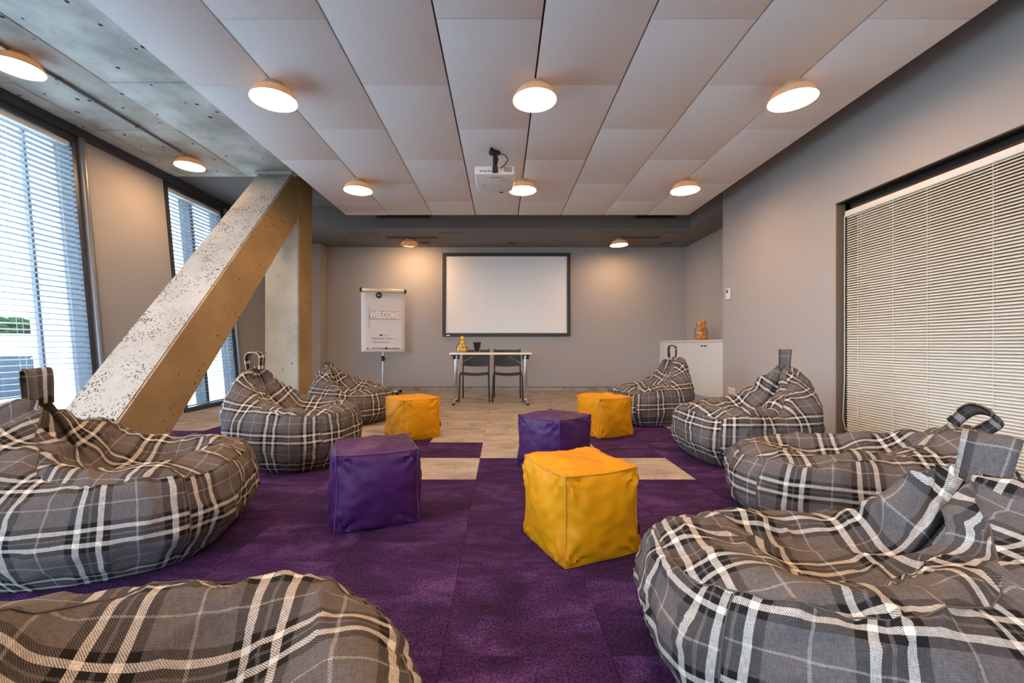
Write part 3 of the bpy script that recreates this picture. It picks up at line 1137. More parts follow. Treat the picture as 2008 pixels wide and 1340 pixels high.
fo = thing('floor_outlet', 'flat metal floor outlet hatch in the carpet beneath the table', 'outlet', (-0.31, 6.62, 0.0))
m = MB()
for a in ((-.13, .13, -.11, -.10), (-.13, .13, .10, .11), (-.13, -.12, -.11, .11), (.12, .13, -.11, .11)):
    m.box(*a, 0.0, 0.006)
m.build('rim', M['steel'], fo)
MB().box(-.12, .12, -.10, .10, 0.0, 0.003).build('lid', M['beige_carpet'], fo)
MB().box(-.05, .03, -.085, -.075, 0.003, 0.007).build('slot', M['charcoal'], fo)


# fruit jar helper
def jar(name, label, loc, prof, nlid=True, rim_r=0.05, hgt=0.17):
    t = thing(name, label, 'jar', loc)
    MB().lathe(prof, 32).build('glass_body', M['jar_glass'], t, True)
    MB().tube([(rim_r * math.cos(a), rim_r * math.sin(a), hgt) for a in np.linspace(0, 2 * PI, 24, endpoint=False)], 0.0035, 6, closed=True).build('rim', M['jar_glass'], t, True)
    return t


def fruit_mesh(r, elong, mat, name):
    m_ = MB()
    prof = []
    for k in range(13):
        a = PI * k / 12
        rr, zz = r * math.sin(a), -r * math.cos(a) * elong
        if elong > 1.05 and k in (0, 12):
            zz *= 1.10
        prof.append((max(rr, 0.0), zz))
    prof[0] = (0.0, prof[0][1])
    prof[-1] = (0.0, prof[-1][1])
    m_.lathe(prof, 18)
    return m_.mesh(name, mat, True)


jp = (-0.57, 6.10, tz)
jj = jar('glass_jar', 'clear glass jar of lemons on the left end of the white table', jp,
         [(0.0, 0.001), (0.080, 0.001), (0.088, 0.012), (0.088, 0.075), (0.080, 0.105), (0.055, 0.125), (0.052, 0.138), (0.050, 0.138), (0.053, 0.124), (0.078, 0.103), (0.085, 0.075), (0.085, 0.012), (0.078, 0.005), (0.0, 0.005)], hgt=0.139)
MB().tube([(0.055, 0.01, 0.128), (0.075, 0.02, 0.110), (0.088, 0.03, 0.085), (0.088, 0.035, 0.06)], 0.003, 6).build('clip_wire', M['steel'], jj, True)
lem = fruit_mesh(0.0262, 1.14, M['lemon'], 'lemon')
spots = [(-0.045, -0.030, 0.042, 'lemon lowest at left in the jar on the table'), (0.040, -0.035, 0.042, 'lemon lowest at right in the jar on the table'),
         (0.0, 0.045, 0.042, 'lemon at the bottom back of the jar on the table'), (-0.027, -0.024, 0.098, 'lemon in the middle of the jar, left of another'),
         (0.026, 0.024, 0.102, 'lemon in the middle of the jar at the right back'), (0.002, -0.004, 0.154, 'topmost lemon but one, in the neck of the table jar'), (0.001, 0.0, 0.214, 'lemon balanced on top of the jar on the table')]
for i, (x, y, z, lab) in enumerate(spots):
    o = thing('lemon', lab, 'lemon', (jp[0] + x, jp[1] + y, jp[2] + z - 0.004), random.uniform(0, 6), 'lemons in the jar')
    b_ = link('peel', lem, o)
    b_.rotation_euler = (random.uniform(0, 3) if i < 5 else 0.15, random.uniform(0, 3) if i < 5 else 0.1, 0)

# glass of pens
gp = (-0.355, 6.10, tz)
t = thing('drinking_glass', 'clear tumbler holding black pens beside the lemon jar', 'glass', gp)
MB().lathe([(0.0, 0.0005), (0.036, 0.0005), (0.052, 0.085), (0.0495, 0.085), (0.034, 0.010), (0.0, 0.010)], 28).build('glass_body', M['jar_glass'], t, True)
pen_me = MB().lathe([(0.0, 0.0), (0.006, 0.012), (0.008, 0.02), (0.008, 0.135), (0.0072, 0.142), (0.0, 0.143)], 10).mesh('barrel', M['black'], True)
clip_me = MB().box(0.005, 0.0085, -0.0015, 0.0015, 0.10, 0.138).mesh('pocket_clip', M['black'])
for i in range(8):
    a = 2 * PI * i / 8 + 0.2
    o = thing('pen', 'black pen standing in the tumbler on the white table', 'pen', (gp[0] + 0.023 * math.cos(a), gp[1] + 0.023 * math.sin(a), gp[2] + 0.0115), 0, 'black pens in the tumbler')
    k = (0.19, 0.13)[i % 2]
    o.rotation_euler = (-k * math.sin(a), k * math.cos(a), 0)
    link('barrel', pen_me, o)
    link('pocket_clip', clip_me, o)

# ------------------------------------------------------------------ flip chart
fc = thing('flip_chart', 'white flip chart reading WELCOME on a wheeled steel stand', 'flip chart', (-2.05, 7.33, 0), math.radians(23))
bw, bz0, bz1 = 0.365, 0.735, 1.785
MB().box(-bw + 0.01, bw - 0.01, -0.045, -0.030, bz0 + 0.02, bz1).bevel(0.003).build('board', M['white'], fc)
pm = MB()
nx_, nz_ = 8, 14
gr = []
for j in range(nz_ + 1):
    v = j / nz_
    row = []
    for i in range(nx_ + 1):
        u = i / nx_ * 2 - 1
        row.append(pm.bm.verts.new((u * (bw - 0.004 * (1 - v)), -0.049 - 0.018 * (1 - v) ** 2 * (0.6 + 0.4 * math.sin(3 * u)), bz0 + (bz1 - bz0 - 0.01) * v)))
    gr.append(row)
for j in range(nz_):
    for i in range(nx_):
        pm.bm.faces.new((gr[j][i], gr[j][i + 1], gr[j + 1][i + 1], gr[j + 1][i]))
paper = pm.build('paper_pad', M['paper'], fc, True)
sol = paper.modifiers.new('thickness', 'SOLIDIFY')
sol.thickness = 0.003
sol.offset = 1
bar = MB().box(-bw + 0.01, bw - 0.01, -0.075, -0.030, bz1 - 0.03, bz1 + 0.03).bevel(0.010, 3).build('clamp_bar', pbr('satin_bar_metal', (0.62, 0.55, 0.44), 0.35, metal=0.6), fc, True)
for s in (-1, 1):
    MB().box(min(s * (bw - 0.012), s * (bw + 0.022)), max(s * (bw - 0.012), s * (bw + 0.022)), -0.078, -0.028, bz1 - 0.033, bz1 + 0.033).bevel(0.008).build('end_cap', M['black'], bar, True)


def pz(v):    # paper surface depth at height v (0 bottom .. 1 top)
    return -0.0535 - 0.018 * (1 - v) ** 2


PZ = bz1 - bz0 - 0.01


def ptext(body, size, mat, u, v, name='lettering', align='CENTER', sc=(1, 1, 1), bold=0.0):
    return text(body, size, name, mat, paper, (u, pz(v) - 0.0015, bz0 + PZ * v), (PI / 2 + 0.03 * (1 - v), 0, 0), align, sc, bold)


def pbox(x0, x1, v0, v1, mat, name='printed_line', d=0.0):
    y = pz((v0 + v1) / 2) - 0.001 - d
    return MB().box(x0, x1, y - 0.0006, y + 0.002, bz0 + PZ * v0, bz0 + PZ * v1).build(name, mat, paper)


# flag with WELCOME
pbox(-0.238, -0.230, 0.395, 0.735, M['ink_grey'], 'flag_pole')
pbox(-0.26, -0.19, 0.393, 0.398, M['ink_pale'], 'flag_foot')
pbox(-0.225, 0.265, 0.533, 0.672, M['ink_grey'], 'flag_border')
pbox(-0.220, 0.260, 0.538, 0.667, M['ink_pale'], 'flag_field', 0.001)
ptext('WELCOME', 0.135, M['ink_white'], 0.02, 0.603, 'welcome_lettering', sc=(0.76, 1.15, 1), bold=0.0055).location.y -= 0.0035
# round emblem at the top
em = MB()
em.lathe([(0.0, 0.0), (0.052, 0.0), (0.052, 0.002), (0.0, 0.002)], 28)
em.bm.transform(Matrix.Translation((-0.075, pz(0.93) - 0.001, bz0 + PZ * 0.930)) @ Matrix.Rotation(PI / 2, 4, 'X'))
em.build('emblem_disc', M['ink'], paper)
m = MB()
for pts in ([(-0.10, .945), (-0.098, .922), (-0.088, .915)], [(-0.088, .95), (-0.076, .915), (-0.07, .945)], [(-0.06, .945), (-0.052, .93), (-0.06, .915)]):
    m.tube([(u, pz(0.93) - 0.004, bz0 + PZ * v) for u, v in pts], 0.004, 6)
m.build('emblem_strokes', M['ink_white'], paper)
m = MB()
m.tube([(0.0 + 0.012 * k, pz(0.93) - 0.001, bz0 + PZ * (0.928 + 0.012 * math.sin(k * 1.9))) for k in range(11)], 0.0018, 5)
m.build('faint_script', M['ink_pale'], paper)
# lower lines
m = MB()
m.lathe([(0.0, 0.0), (0.022, 0.0), (0.022, 0.002), (0.0, 0.002)], 20)
m.bm.transform(Matrix.Translation((-0.045, pz(0.27) - 0.001, bz0 + PZ * 0.275)) @ Matrix.Rotation(PI / 2, 4, 'X') @ Matrix.Diagonal((1, 0.7, 1, 1)))
m.build('printed_mark', M['ink'], paper)
ptext('Vo - 4', 0.035, M['ink'], 0.025, 0.268)
ptext('Conference room  a', 0.047, M['ink'], -0.01, 0.220)
ptext('Meeting Room', 0.050, M['ink_blue'], -0.035, 0.163, 'handwriting', sc=(1, 1, 1))
pbox(-0.155, 0.165, 0.138, 0.141, M['ink_pale'])
m = MB()
m.tube([(-0.255, pz(.055) - .001, bz0 + PZ * .072), (-0.268, pz(.055) - .001, bz0 + PZ * .058), (-0.256, pz(.055) - .001, bz0 + PZ * .042), (-0.238, pz(.055) - .001, bz0 + PZ * .038)], 0.006, 6)
m.build('phone_symbol', M['ink'], paper)
ptext('+370 5 294 9450  |', 0.034, M['ink'], -0.205, 0.055, align='LEFT', bold=0.0006)
m = MB()
m.lathe([(0.0, 0.0), (0.019, 0.0), (0.019, 0.002), (0.0, 0.002)], 20)
m.bm.transform(Matrix.Translation((0.048, pz(0.055) - 0.001, bz0 + PZ * 0.055)) @ Matrix.Rotation(PI / 2, 4, 'X'))
m.build('globe_symbol', M['ink'], paper)
ptext('www.conflings.com', 0.034, M['ink'], 0.075, 0.055, align='LEFT', sc=(0.72, 1, 1), bold=0.0006)
# stand
MB().cyl((0, 0, 0.07), (0, 0, 0.62), 0.021, n=18).build('post', M['steel'], fc, True)
MB().cyl((0, 0, 0.60), (0, 0, 1.70), 0.014, n=14).build('inner_post', M['steel'], fc, True)
MB().cyl((0, 0, 0.575), (0, 0, 0.665), 0.027, n=18).build('clamp_collar', M['black'], fc, True)
MB().tube([(0.02, 0, 0.62), (0.05, -0.01, 0.62)], 0.009, 8).build('knob', M['black'], fc, True)
MB().box(-0.04, 0.04, -0.032, 0.0, 1.15, 1.45).bevel(0.004).build('board_bracket', M['charcoal'], fc)
for k in range(5):
    a = 2 * PI * k / 5 + 0.33
    dx, dy = math.cos(a), math.sin(a)
    lg = MB().tube([(0, 0, 0.085), (dx * 0.16, dy * 0.16, 0.085), (dx * 0.33, dy * 0.33, 0.065)], [0.018, 0.015, 0.012], 10).build('base_leg', M['steel'], fc, True)
    ca_ = MB()
    ca_.cyl((dx * 0.33 - dy * 0.014, dy * 0.33 + dx * 0.014, 0.026), (dx * 0.33 + dy * 0.014, dy * 0.33 - dx * 0.014, 0.026), 0.026, n=16)
    ca_.cyl((dx * 0.33, dy * 0.33, 0.03), (dx * 0.33, dy * 0.33, 0.07), 0.008, n=8)
    ca_.build('caster', M['black'], lg, True)

# ------------------------------------------------------------------ cabinets in the niche
CF = 2.955
doors = [7.945, 7.42, 6.81, 6.21, 5.66]
ctop = thing('cabinet_worktop', 'long white worktop on the cabinets in the niche', 'worktop', (CF, 6.8, 0.90))
MB().box(-0.004, NX - CF - 0.002, 5.655 - 6.8, 7.945 - 6.8, 0.0, 0.026).bevel(0.003).build('board', M['cabinet'], ctop)
for k, (ya, yb) in enumerate(((7.42 + 0.525, 6.81), (6.81, 5.66))):
    lab = ('white two-door cabinet at the far end of the niche, behind a bean bag', 'white two-door cabinet at the near end of the niche under the oranges')[k]
    cb = thing('cabinet', lab, 'cabinet', (CF, (ya + yb) / 2, 0))
    dy = (ya - yb) / 2
    MB().box(0.022, NX - CF - 0.004, -dy + 0.001, dy - 0.001, 0.10, 0.899).build('carcass', M['cabinet'], cb)
    MB().box(0.06, NX - CF - 0.01, -dy + 0.001, dy - 0.001, 0.001, 0.10).build('plinth', M['plinth'], cb)
    mid = (7.42, 6.21)[k] - (ya + yb) / 2
    for (a, b_, hy) in ((mid, dy, mid + 0.05), (-dy, mid, mid - 0.05)):
        d = MB().box(0.0, 0.020, a + 0.0015, b_ - 0.0015, 0.102, 0.893).bevel(0.0015, 1).build('door', M['cabinet'], cb)
        for q in (-0.018, 0.018):
            MB().tube([(-0.002, hy + q, 0.840), (-0.012, hy + q, 0.840)], 0.010, 10).build('knob', M['black'], d, True)
jp2 = (3.20, 6.82, 0.926)
jar('glass_jar', 'tall glass jar full of oranges on the white worktop', jp2,
    [(0.0, 0.001), (0.098, 0.001), (0.104, 0.012), (0.104, 0.14), (0.095, 0.19), (0.070, 0.225), (0.068, 0.25), (0.078, 0.275), (0.076, 0.276), (0.066, 0.25), (0.068, 0.224), (0.092, 0.188), (0.101, 0.14), (0.101, 0.012), (0.096, 0.005), (0.0, 0.005)], rim_r=0.077, hgt=0.276)
orm = fruit_mesh(0.036, 0.95, M['orange'], 'orange')
ospots = [(-0.052, -0.020, 0.044, 'orange at the bottom left of the worktop jar'), (0.020, -0.056, 0.044, 'orange at the bottom middle front of the worktop jar'), (0.050, 0.030, 0.044, 'orange at the bottom right of the worktop jar'),
          (-0.022, 0.052, 0.044, 'orange at the bottom back of the worktop jar'), (-0.052, -0.022, 0.118, 'orange in the second layer at left of the worktop jar'), (0.022, -0.054, 0.114, 'orange in the second layer in front in the worktop jar'),
          (0.052, 0.026, 0.116, 'orange in the second layer at right of the worktop jar'), (-0.018, 0.053, 0.118, 'orange in the second layer at the back of the worktop jar'), (-0.032, -0.020, 0.186, 'orange in the shoulder at left of the worktop jar'), (0.037, 0.018, 0.182, 'orange in the shoulder at right of the worktop jar'),
          (-0.024, -0.014, 0.252, 'orange in the neck at left of the worktop jar'), (0.040, -0.004, 0.306, 'orange sticking out on top of the worktop jar')]
for x, y, z, lab in ospots:
    o = thing('orange', lab, 'orange', (jp2[0] + x, jp2[1] + y, jp2[2] + z), random.uniform(0, 6), 'oranges in the jar')
    link('peel', orm, o)

# thermostat and socket on the right wall
t = thing('thermostat', 'small white wall thermostat with a grey display near the niche', 'thermostat', (RW, 5.50, 1.515))
MB().box(-0.022, 0.0, -0.042, 0.042, -0.07, 0.07).bevel(0.005).build('housing', M['white_plastic'], t, True)
MB().box(-0.0235, -0.02, -0.028, 0.028, 0.012, 0.052).build('display', M['lcd'], t)
for q in (-0.02, 0.0, 0.02):
    MB().box(-0.0245, -0.02, q - 0.006, q + 0.006, -0.018, -0.008).build('button', M['headrail'], t)
t = thing('power_socket', 'white double power socket low on the right wall by the cabinet', 'socket', (RW, 5.43, 0.268))
MB().box(-0.010, 0.0, -0.080, 0.080, -0.042, 0.042).bevel(0.003).build('cover_plate', M['white_plastic'], t, True)
for q in (-0.038, 0.038):
    m = MB()
    m.lathe([(0.030, 0.0), (0.028, 0.004), (0.022, 0.003), (0.020, -0.002), (0, -0.002)], 24, mx=Matrix.Translation((-0.0102, q, 0)) @ Matrix.Rotation(-PI / 2, 4, 'Y'))
    r_ = m.build('outlet', M['ink_pale'], t, True)
    for e in (-0.009, 0.009):
        MB().box(-0.0115, -0.006, q + e - 0.003, q + e + 0.003, -0.003, 0.003).build('pin_hole', M['black'], r_)


# ------------------------------------------------------------------ bean bags
def sstep(a, b, x):
    t_ = np.clip((x - a) / (b - a), 0, 1)
    return t_ * t_ * (3 - 2 * t_)


def fbm(p, s, seed, octv=3):
    v, a, q = 0.0, 1.0, s
    for _ in range(octv):
        v += a * noise.noise(Vector((p[0] * q + seed, p[1] * q + seed * 0.37, p[2] * q - seed)))
        a *= 0.5
        q *= 2.0
    return v


def grid_mesh(name, P, UV, closed, mat):
    """P: (rows, cols, 3) numpy, UV: (rows, cols+1 if closed else cols, 2)"""
    R, K = P.shape[:2]
    verts = P.reshape(-1, 3).tolist()
    faces, uvs = [], []
    for r in range(R - 1):
        for k in range(K if closed else K - 1):
            k2 = (k + 1) % K
            faces.append((r * K + k, r * K + k2, (r + 1) * K + k2, (r + 1) * K + k))
            uvs += [UV[r, k], UV[r, k + 1], UV[r + 1, k + 1], UV[r + 1, k]]
    me = bpy.data.meshes.new(name)
    me.from_pydata(verts, [], faces)
    ul = me.uv_layers.new(name='UVMap')
    ul.data.foreach_set('uv', np.array(uvs, dtype=np.float32).ravel())
    me.materials.append(mat)
    me.polygons.foreach_set('use_smooth', [True] * len(me.polygons))
    me.update()
    return me


def normals_of(P, closed):
    du = (np.roll(P, -1, 1) - np.roll(P, 1, 1)) if closed else np.gradient(P, axis=1)
    dv = np.gradient(P, axis=0)
    n = np.cross(du, dv)
    ln = np.linalg.norm(n, axis=2, keepdims=True)
    return n / np.maximum(ln, 1e-9)


def bean_bag(label, loc, yaw, L=0.95, W=0.86, hf=0.36, hs=0.36, hp=0.66, dip=0.05, peak_x=0.0, peak_y=0.0, seed=1.0, handle=(0.0, 0.0, 0.16), gpow=1.35, wr=1.0, uvo=(0, 0), roll=0.0, rimk=0.93, hw=0.075, gst=0.36, pinch=0.84, half=0.045, belly=1.0):
    root = thing('bean_bag', label, 'bean bag', (loc[0], loc[1], 0), math.radians(yaw), 'tartan bean bags')
    NT, NS, NR = 192, 22, 34
    th = np.linspace(0, 2 * PI, NT, endpoint=False)
    a, b_ = L / 2, W / 2
    c, s = np.cos(th), np.sin(th)
    ex = 2 / 2.7
    ox = a * np.sign(c) * np.abs(c) ** ex
    oy = b_ * np.sign(s) * np.abs(s) ** ex
    wob = np.array([fbm((math.cos(t_), math.sin(t_), 0), 1.2, seed, 2) for t_ in th])
    ox *= 1 + 0.05 * wob
    oy *= 1 + 0.05 * wob
    t_ = (1 - c) / 2
    g = sstep(gst, 1.0, t_)
    rx = ox * (rimk - (rimk - 0.86) * np.clip(t_ * 1.6, 0, 1)) * (1 - 0.06 * g) + peak_x * g
    ry = oy * 0.88 * (1 - pinch * g) + peak_y * g
    zr = hf + (hs - hf) * sstep(0.1, 0.5, t_) + (hp - hs) * g ** gpow
    zr = zr + roll * s * (1 - 0.6 * g)
    zr = zr + 0.022 * np.array([fbm((math.cos(q) * 1.6, math.sin(q) * 1.6, 1.0), 1.5, seed + 3, 2) for q in th])
    # side
    v = np.linspace(0, 1, NS)[:, None]
    k = 0.80 + 0.22 * belly * np.sin(np.minimum(v / 0.5, 1) * PI / 2)
    wv = np.clip((v - 0.42) / 0.58, 0, 1) ** 2.0
    SX = ox[None] * k * (1 - wv) + rx[None] * wv
    SY = oy[None] * k * (1 - wv) + ry[None] * wv
    vz = np.where(v < 0.5, v * 0.92, v)
    SZ = zr[None] * np.where(v < 0.42, v * 1.02, 0.4284 + 0.5716 * (1 - (1 - np.clip((v - 0.42) / 0.58, 0, 1)) ** 1.45))
    S = np.stack([SX, SY, SZ], 2)
    # top, rows from the rim (s=1) to the middle (s=0)
    q = np.linspace(1, 0, NR)[:, None]
    cxm = 0.05 * a
    zc = hf - dip
    back = sstep(0.45, 0.85, t_)[None]
    pw = 2.2 + 0.3 * back
    TXp = cxm + (rx[None] - cxm) * q
    TYp = ry[None] * q
    puff = (0.060 * (1 - back) + 0.025 * back) * np.sin(np.clip((q - 0.30) / 0.70, 0, 1) ** 1.5 * PI)
    TZp = zc + (zr[None] - zc) * q ** pw + puff
    T = np.stack([TXp, TYp, TZp], 2)
    # uv before wrinkling
    mid = S[int(NS * 0.6)]
    seg = np.linalg.norm(np.roll(mid, -1, 0) - mid, axis=1)
    arc = np.concatenate([[0], np.cumsum(seg)])
    up = np.concatenate([np.zeros((1, NT)), np.cumsum(np.linalg.norm(np.diff(S, axis=0), axis=2), axis=0)])
    UVs = np.zeros((NS, NT + 1, 2))
    UVs[:, :, 0] = arc[None] + uvo[0]
    UVs[:, :, 1] = np.concatenate([up, up[:, :1]], 1) + uvo[1]
    rl = np.concatenate([np.cumsum(np.linalg.norm(np.diff(T, axis=0), axis=2)[::-1], axis=0)[::-1], np.zeros((1, NT))])
    ang = np.arctan2(ry, rx - cxm)
    UVt = np.zeros((NR, NT + 1, 2))
    Tu = rl * np.cos(ang)[None]
    Tv = rl * np.sin(ang)[None]
    UVt[:, :NT, 0] = Tu + uvo[1] + 0.11
    UVt[:, :NT, 1] = Tv + uvo[0] + 0.07
    UVt[:, NT] = UVt[:, 0]
    # wrinkles
    peak = np.array([rx[NT // 2], ry[NT // 2], zr[NT // 2]])

    def wrinkle(P, rimdist, is_top):
        n_ = normals_of(P, True)
        if is_top:
            n_ = -n_ if n_[NR // 2, 0, 2] < 0 else n_
        else:
            dotp = (n_[NS // 2, :, 0] * ox + n_[NS // 2, :, 1] * oy).mean()
            n_ = -n_ if dotp < 0 else n_
        D = np.zeros(P.shape[:2])
        for r in range(P.shape[0]):
            for j in range(P.shape[1]):
                p = P[r, j]
                d = 0.018 * fbm(p, 4.0, seed, 3)
                rg = 1 - abs(fbm((p[0] + 0.5 * p[2], p[1] * 1.0, p[2] * 1.4), 5.5, seed + 9, 2))
                d += 0.016 * max(rg, 0) ** 5
                e = rimdist[r, j]
                nz = noise.noise(Vector((arc[j] * 9, seed, e * 3)))
                d += 0.0065 * math.sin(arc[j] * 95 + nz * 7) * math.exp(-e / 0.045) * (0.4 + 0.6 * abs(nz) * 2)
                dp = math.sqrt((p[0] - peak[0]) ** 2 + (p[1] - peak[1]) ** 2 + (p[2] - peak[2]) ** 2)
                phi = math.atan2(p[1] - peak[1], -(p[2] - peak[2]) + 0.05)
                d += 0.022 * math.sin(phi * 6 + seed + 3 * nz) * math.exp(-((dp - 0.14) / 0.12) ** 2)
                if is_top:
                    d += 0.014 * math.sin(p[0] * 34 + 3 * fbm(p, 3, seed + 5, 2) + p[1] * 7) * math.exp(-((p[0] + 0.16 * L) / 0.16) ** 2) * wr
                D[r, j] = d * wr
        if not is_top:
            D *= np.minimum(1, np.linspace(0, 1, P.shape[0]) * 5)[:, None]
        return D, n_
    rd_s = np.abs(up[-1][None] - up)
    rd_t = np.abs(rl[0][None] - rl)
    Ds, Ns = wrinkle(S, rd_s, False)
    Dt, Nt = wrinkle(T, rd_t, True)
    # smooth the pole of the top
    fade = np.clip(np.linspace(1, 0, NR) / 0.18, 0, 1)[:, None]
    Dt = Dt * fade + (1 - fade) * Dt[-6].mean()
    rim_n = (Ns[-1] + Nt[0])
    rim_n /= np.maximum(np.linalg.norm(rim_n, axis=1, keepdims=True), 1e-6)
    rim = S[-1] + rim_n * (0.5 * (Ds[-1] + Dt[0]))[:, None]
    S = S + Ns * Ds[:, :, None]
    T = T + Nt * Dt[:, :, None]
    bl = np.linspace(0, 1, NS)[:, None, None] ** 6
    S = S * (1 - bl) + (rim[None] + (S - S[-1][None])) * bl
    bt = np.linspace(1, 0, NR)[:, None, None] ** 6
    T = T * (1 - bt) + (rim[None] + (T - T[0][None])) * bt
    S[:, :, 2] = np.maximum(S[:, :, 2], 0.002)
    S[0, :, 2] = 0.002
    # panels: front, two flanks, back, seat top
    kf = int(NT * 0.115)
    kb = int(NT * 0.40)
    cuts = [('front_panel', -kf, kf, (0.06, 0.03)), ('side_panel', kf, kb, (0.0, 0.0)), ('back_panel', kb, NT - kb, (0.02, 0.05)), ('side_panel', NT - kb, NT - kf, (0.0, 0.02))]
    for nm, k0, k1, du in cuts:
        idx = [kk % NT for kk in range(k0, k1 + 1)]
        uv_ = np.stack([UVs[:, kk % NT] + np.array([(-arc[-1] if kk < 0 else 0), 0]) + np.array(du) for kk in range(k0, k1 + 1)], 1)
        link(nm, grid_mesh(nm, S[:, idx], uv_, False, M['plaid']), root)
    link('seat_panel', grid_mesh('seat_panel', T, UVt, True, M['plaid']), root)
    # bottom
    bt_ = MB()
    ring = [bt_.bm.verts.new(p) for p in S[0]]
    bt_.bm.faces.new(ring)
    bt_.build('base_panel', M['seam'], root)
    # seam cords
    sm = MB()
    sm.tube([tuple(p + rim_n[i] * 0.001) for i, p in enumerate(rim)][::2], 0.0020, 5, closed=True)
    for kk in (kf, NT - kf):
        sm.tube([tuple(S[r, kk] + Ns[r, kk] * 0.001) for r in range(1, NS)], 0.0022, 5)
    sm.build('seam', M['seam'], root, True)
    # carrying handle: a folded strap sewn to the peak
    hyaw, lean, hl = handle
    pk = rim[NT // 2] + np.array([0.02, 0, -0.015])
    n = 22
    P = []
    UVh = []
    Rz = Matrix.Rotation(math.radians(hyaw), 3, 'Z')
    Rl = Matrix.Rotation(lean, 3, 'Y')
    for side in (0, 1):
        rowsP = []
        for i in range(n + 1):
            w_ = i / n
            aa = PI * w_
            bx = half * math.copysign(abs(math.cos(aa)) ** 0.7, math.cos(aa)) * (0.6 + 0.4 * math.sin(aa))
            bz = hl * math.sin(aa) ** 0.65
            cen = Vector((bx, 0, bz))
            tang = Vector((-math.sin(aa), 0, math.cos(aa)))
            th_ = 0.008 if side else 0.0
            nrm = Vector((math.cos(aa) * 1.0, 0, math.sin(aa)))
            for w2 in (-1, -0.5, 0, 0.5, 1):
                pnt = cen + nrm * th_ + Vector((0, w2 * hw / 2 * (0.9 + 0.1 * math.sin(aa)), 0.003 * math.sin(w2 * 3)))
                pnt = Rl @ (Rz @ pnt)
                rowsP.append((pnt.x + pk[0], pnt.y + pk[1], pnt.z + pk[2]))
        P.append(rowsP)
    hm = bpy.data.meshes.new('handle')
    verts = P[0] + P[1]
    nv = len(P[0])
    faces, uvs = [], []
    for side in (0, 1):
        for i in range(n):
            for j in range(4):
                f_ = [side * nv + i * 5 + j, side * nv + i * 5 + j + 1, side * nv + (i + 1) * 5 + j + 1, side * nv + (i + 1) * 5 + j]
                faces.append(f_ if side else f_[::-1])
    for i in range(n):
        for j in (0, 4):
            faces.append([i * 5 + j, (i + 1) * 5 + j, nv + (i + 1) * 5 + j, nv + i * 5 + j])
    hm.from_pydata(verts, [], faces)
    ul = hm.uv_layers.new(name='UVMap')
    for poly_ in hm.polygons:
        for li in poly_.loop_indices:
            vi = hm.loops[li].vertex_index % nv
            ul.data[li].uv = ((vi // 5) / n * hl * 2.3 + seed * 0.13, (vi % 5) / 4 * hw + seed * 0.37 + 0.05)
    hm.materials.append(M['plaid'])
    hm.polygons.foreach_set('use_smooth', [True] * len(hm.polygons))
    hm.update()
    link('handle', hm, root)
    return root


bean_bag('tartan bean bag cut by the bottom picture edge at left, seen from above', (-0.55, 0.53), 15, L=0.92, W=0.84, hf=0.315, hs=0.37, hp=0.54, dip=0.05, seed=2.1, handle=(0, -0.4, 0.15), uvo=(0.05, 0.1), wr=1.0)
bean_bag('tartan bean bag at the left edge in front of the leaning strut', (-1.67, 1.86), 14, L=0.98, W=0.96, hf=0.34, hs=0.35, hp=0.61, dip=0.045, seed=5.3, handle=(-34, -0.05, 0.145), uvo=(0.12, 0.03), half=0.035, hw=0.085, peak_x=0.09)
bean_bag('tartan bean bag with upright looped back beside the left purple cube', (-1.535, 3.17), -4, L=0.86, W=0.82, hf=0.38, hs=0.39, hp=0.68, dip=0.06, seed=8.7, handle=(-5, -0.05, 0.125), uvo=(0.02, 0.0), half=0.08, hw=0.06)
bean_bag('tartan bean bag farthest back at left, beside the concrete column and flip chart', (-1.68, 4.80), -22, L=0.84, W=0.80, hf=0.34, hs=0.36, hp=0.60, dip=0.04, seed=11.9, handle=(70, -1.5, 0.08), uvo=(0.20, 0.08))
bean_bag('tartan bean bag farthest back at right in front of the white cabinets', (1.655, 4.80), 196, L=0.86, W=0.80, hf=0.35, hs=0.37, hp=0.70, dip=0.03, seed=14.2, handle=(118, 0.0, 0.14), uvo=(0.07, 0.05), hw=0.055, half=0.055)
bean_bag('tartan bean bag with upright strap by the right wall, before the window', (1.84, 3.25), 186, L=0.93, W=0.84, hf=0.36, hs=0.36, hp=0.68, dip=0.04, seed=17.5, handle=(50, -0.05, 0.14), uvo=(0.0, 0.12), half=0.035, hw=0.085)
bean_bag('tartan bean bag slumped low in front of the cream window blind', (1.68, 2.08), 158, L=1.02, W=0.86, hf=0.30, hs=0.31, hp=0.485, dip=0.035, seed=20.8, peak_x=-0.04, handle=(112, -0.8, 0.115), uvo=(0.16, 0.02), gst=0.28, gpow=1.0, half=0.085, hw=0.075, roll=0.02)
bean_bag('tartan bean bag nearest the viewer at the bottom right corner', (0.955, 1.10), 170, L=1.10, W=0.82, hf=0.29, hs=0.30, hp=0.53, dip=0.03, seed=23.4, handle=(48, -0.2, 0.125), uvo=(0.03, 0.09), wr=1.25, hw=0.10, half=0.04, peak_x=0.20, roll=0.05, gst=0.34)


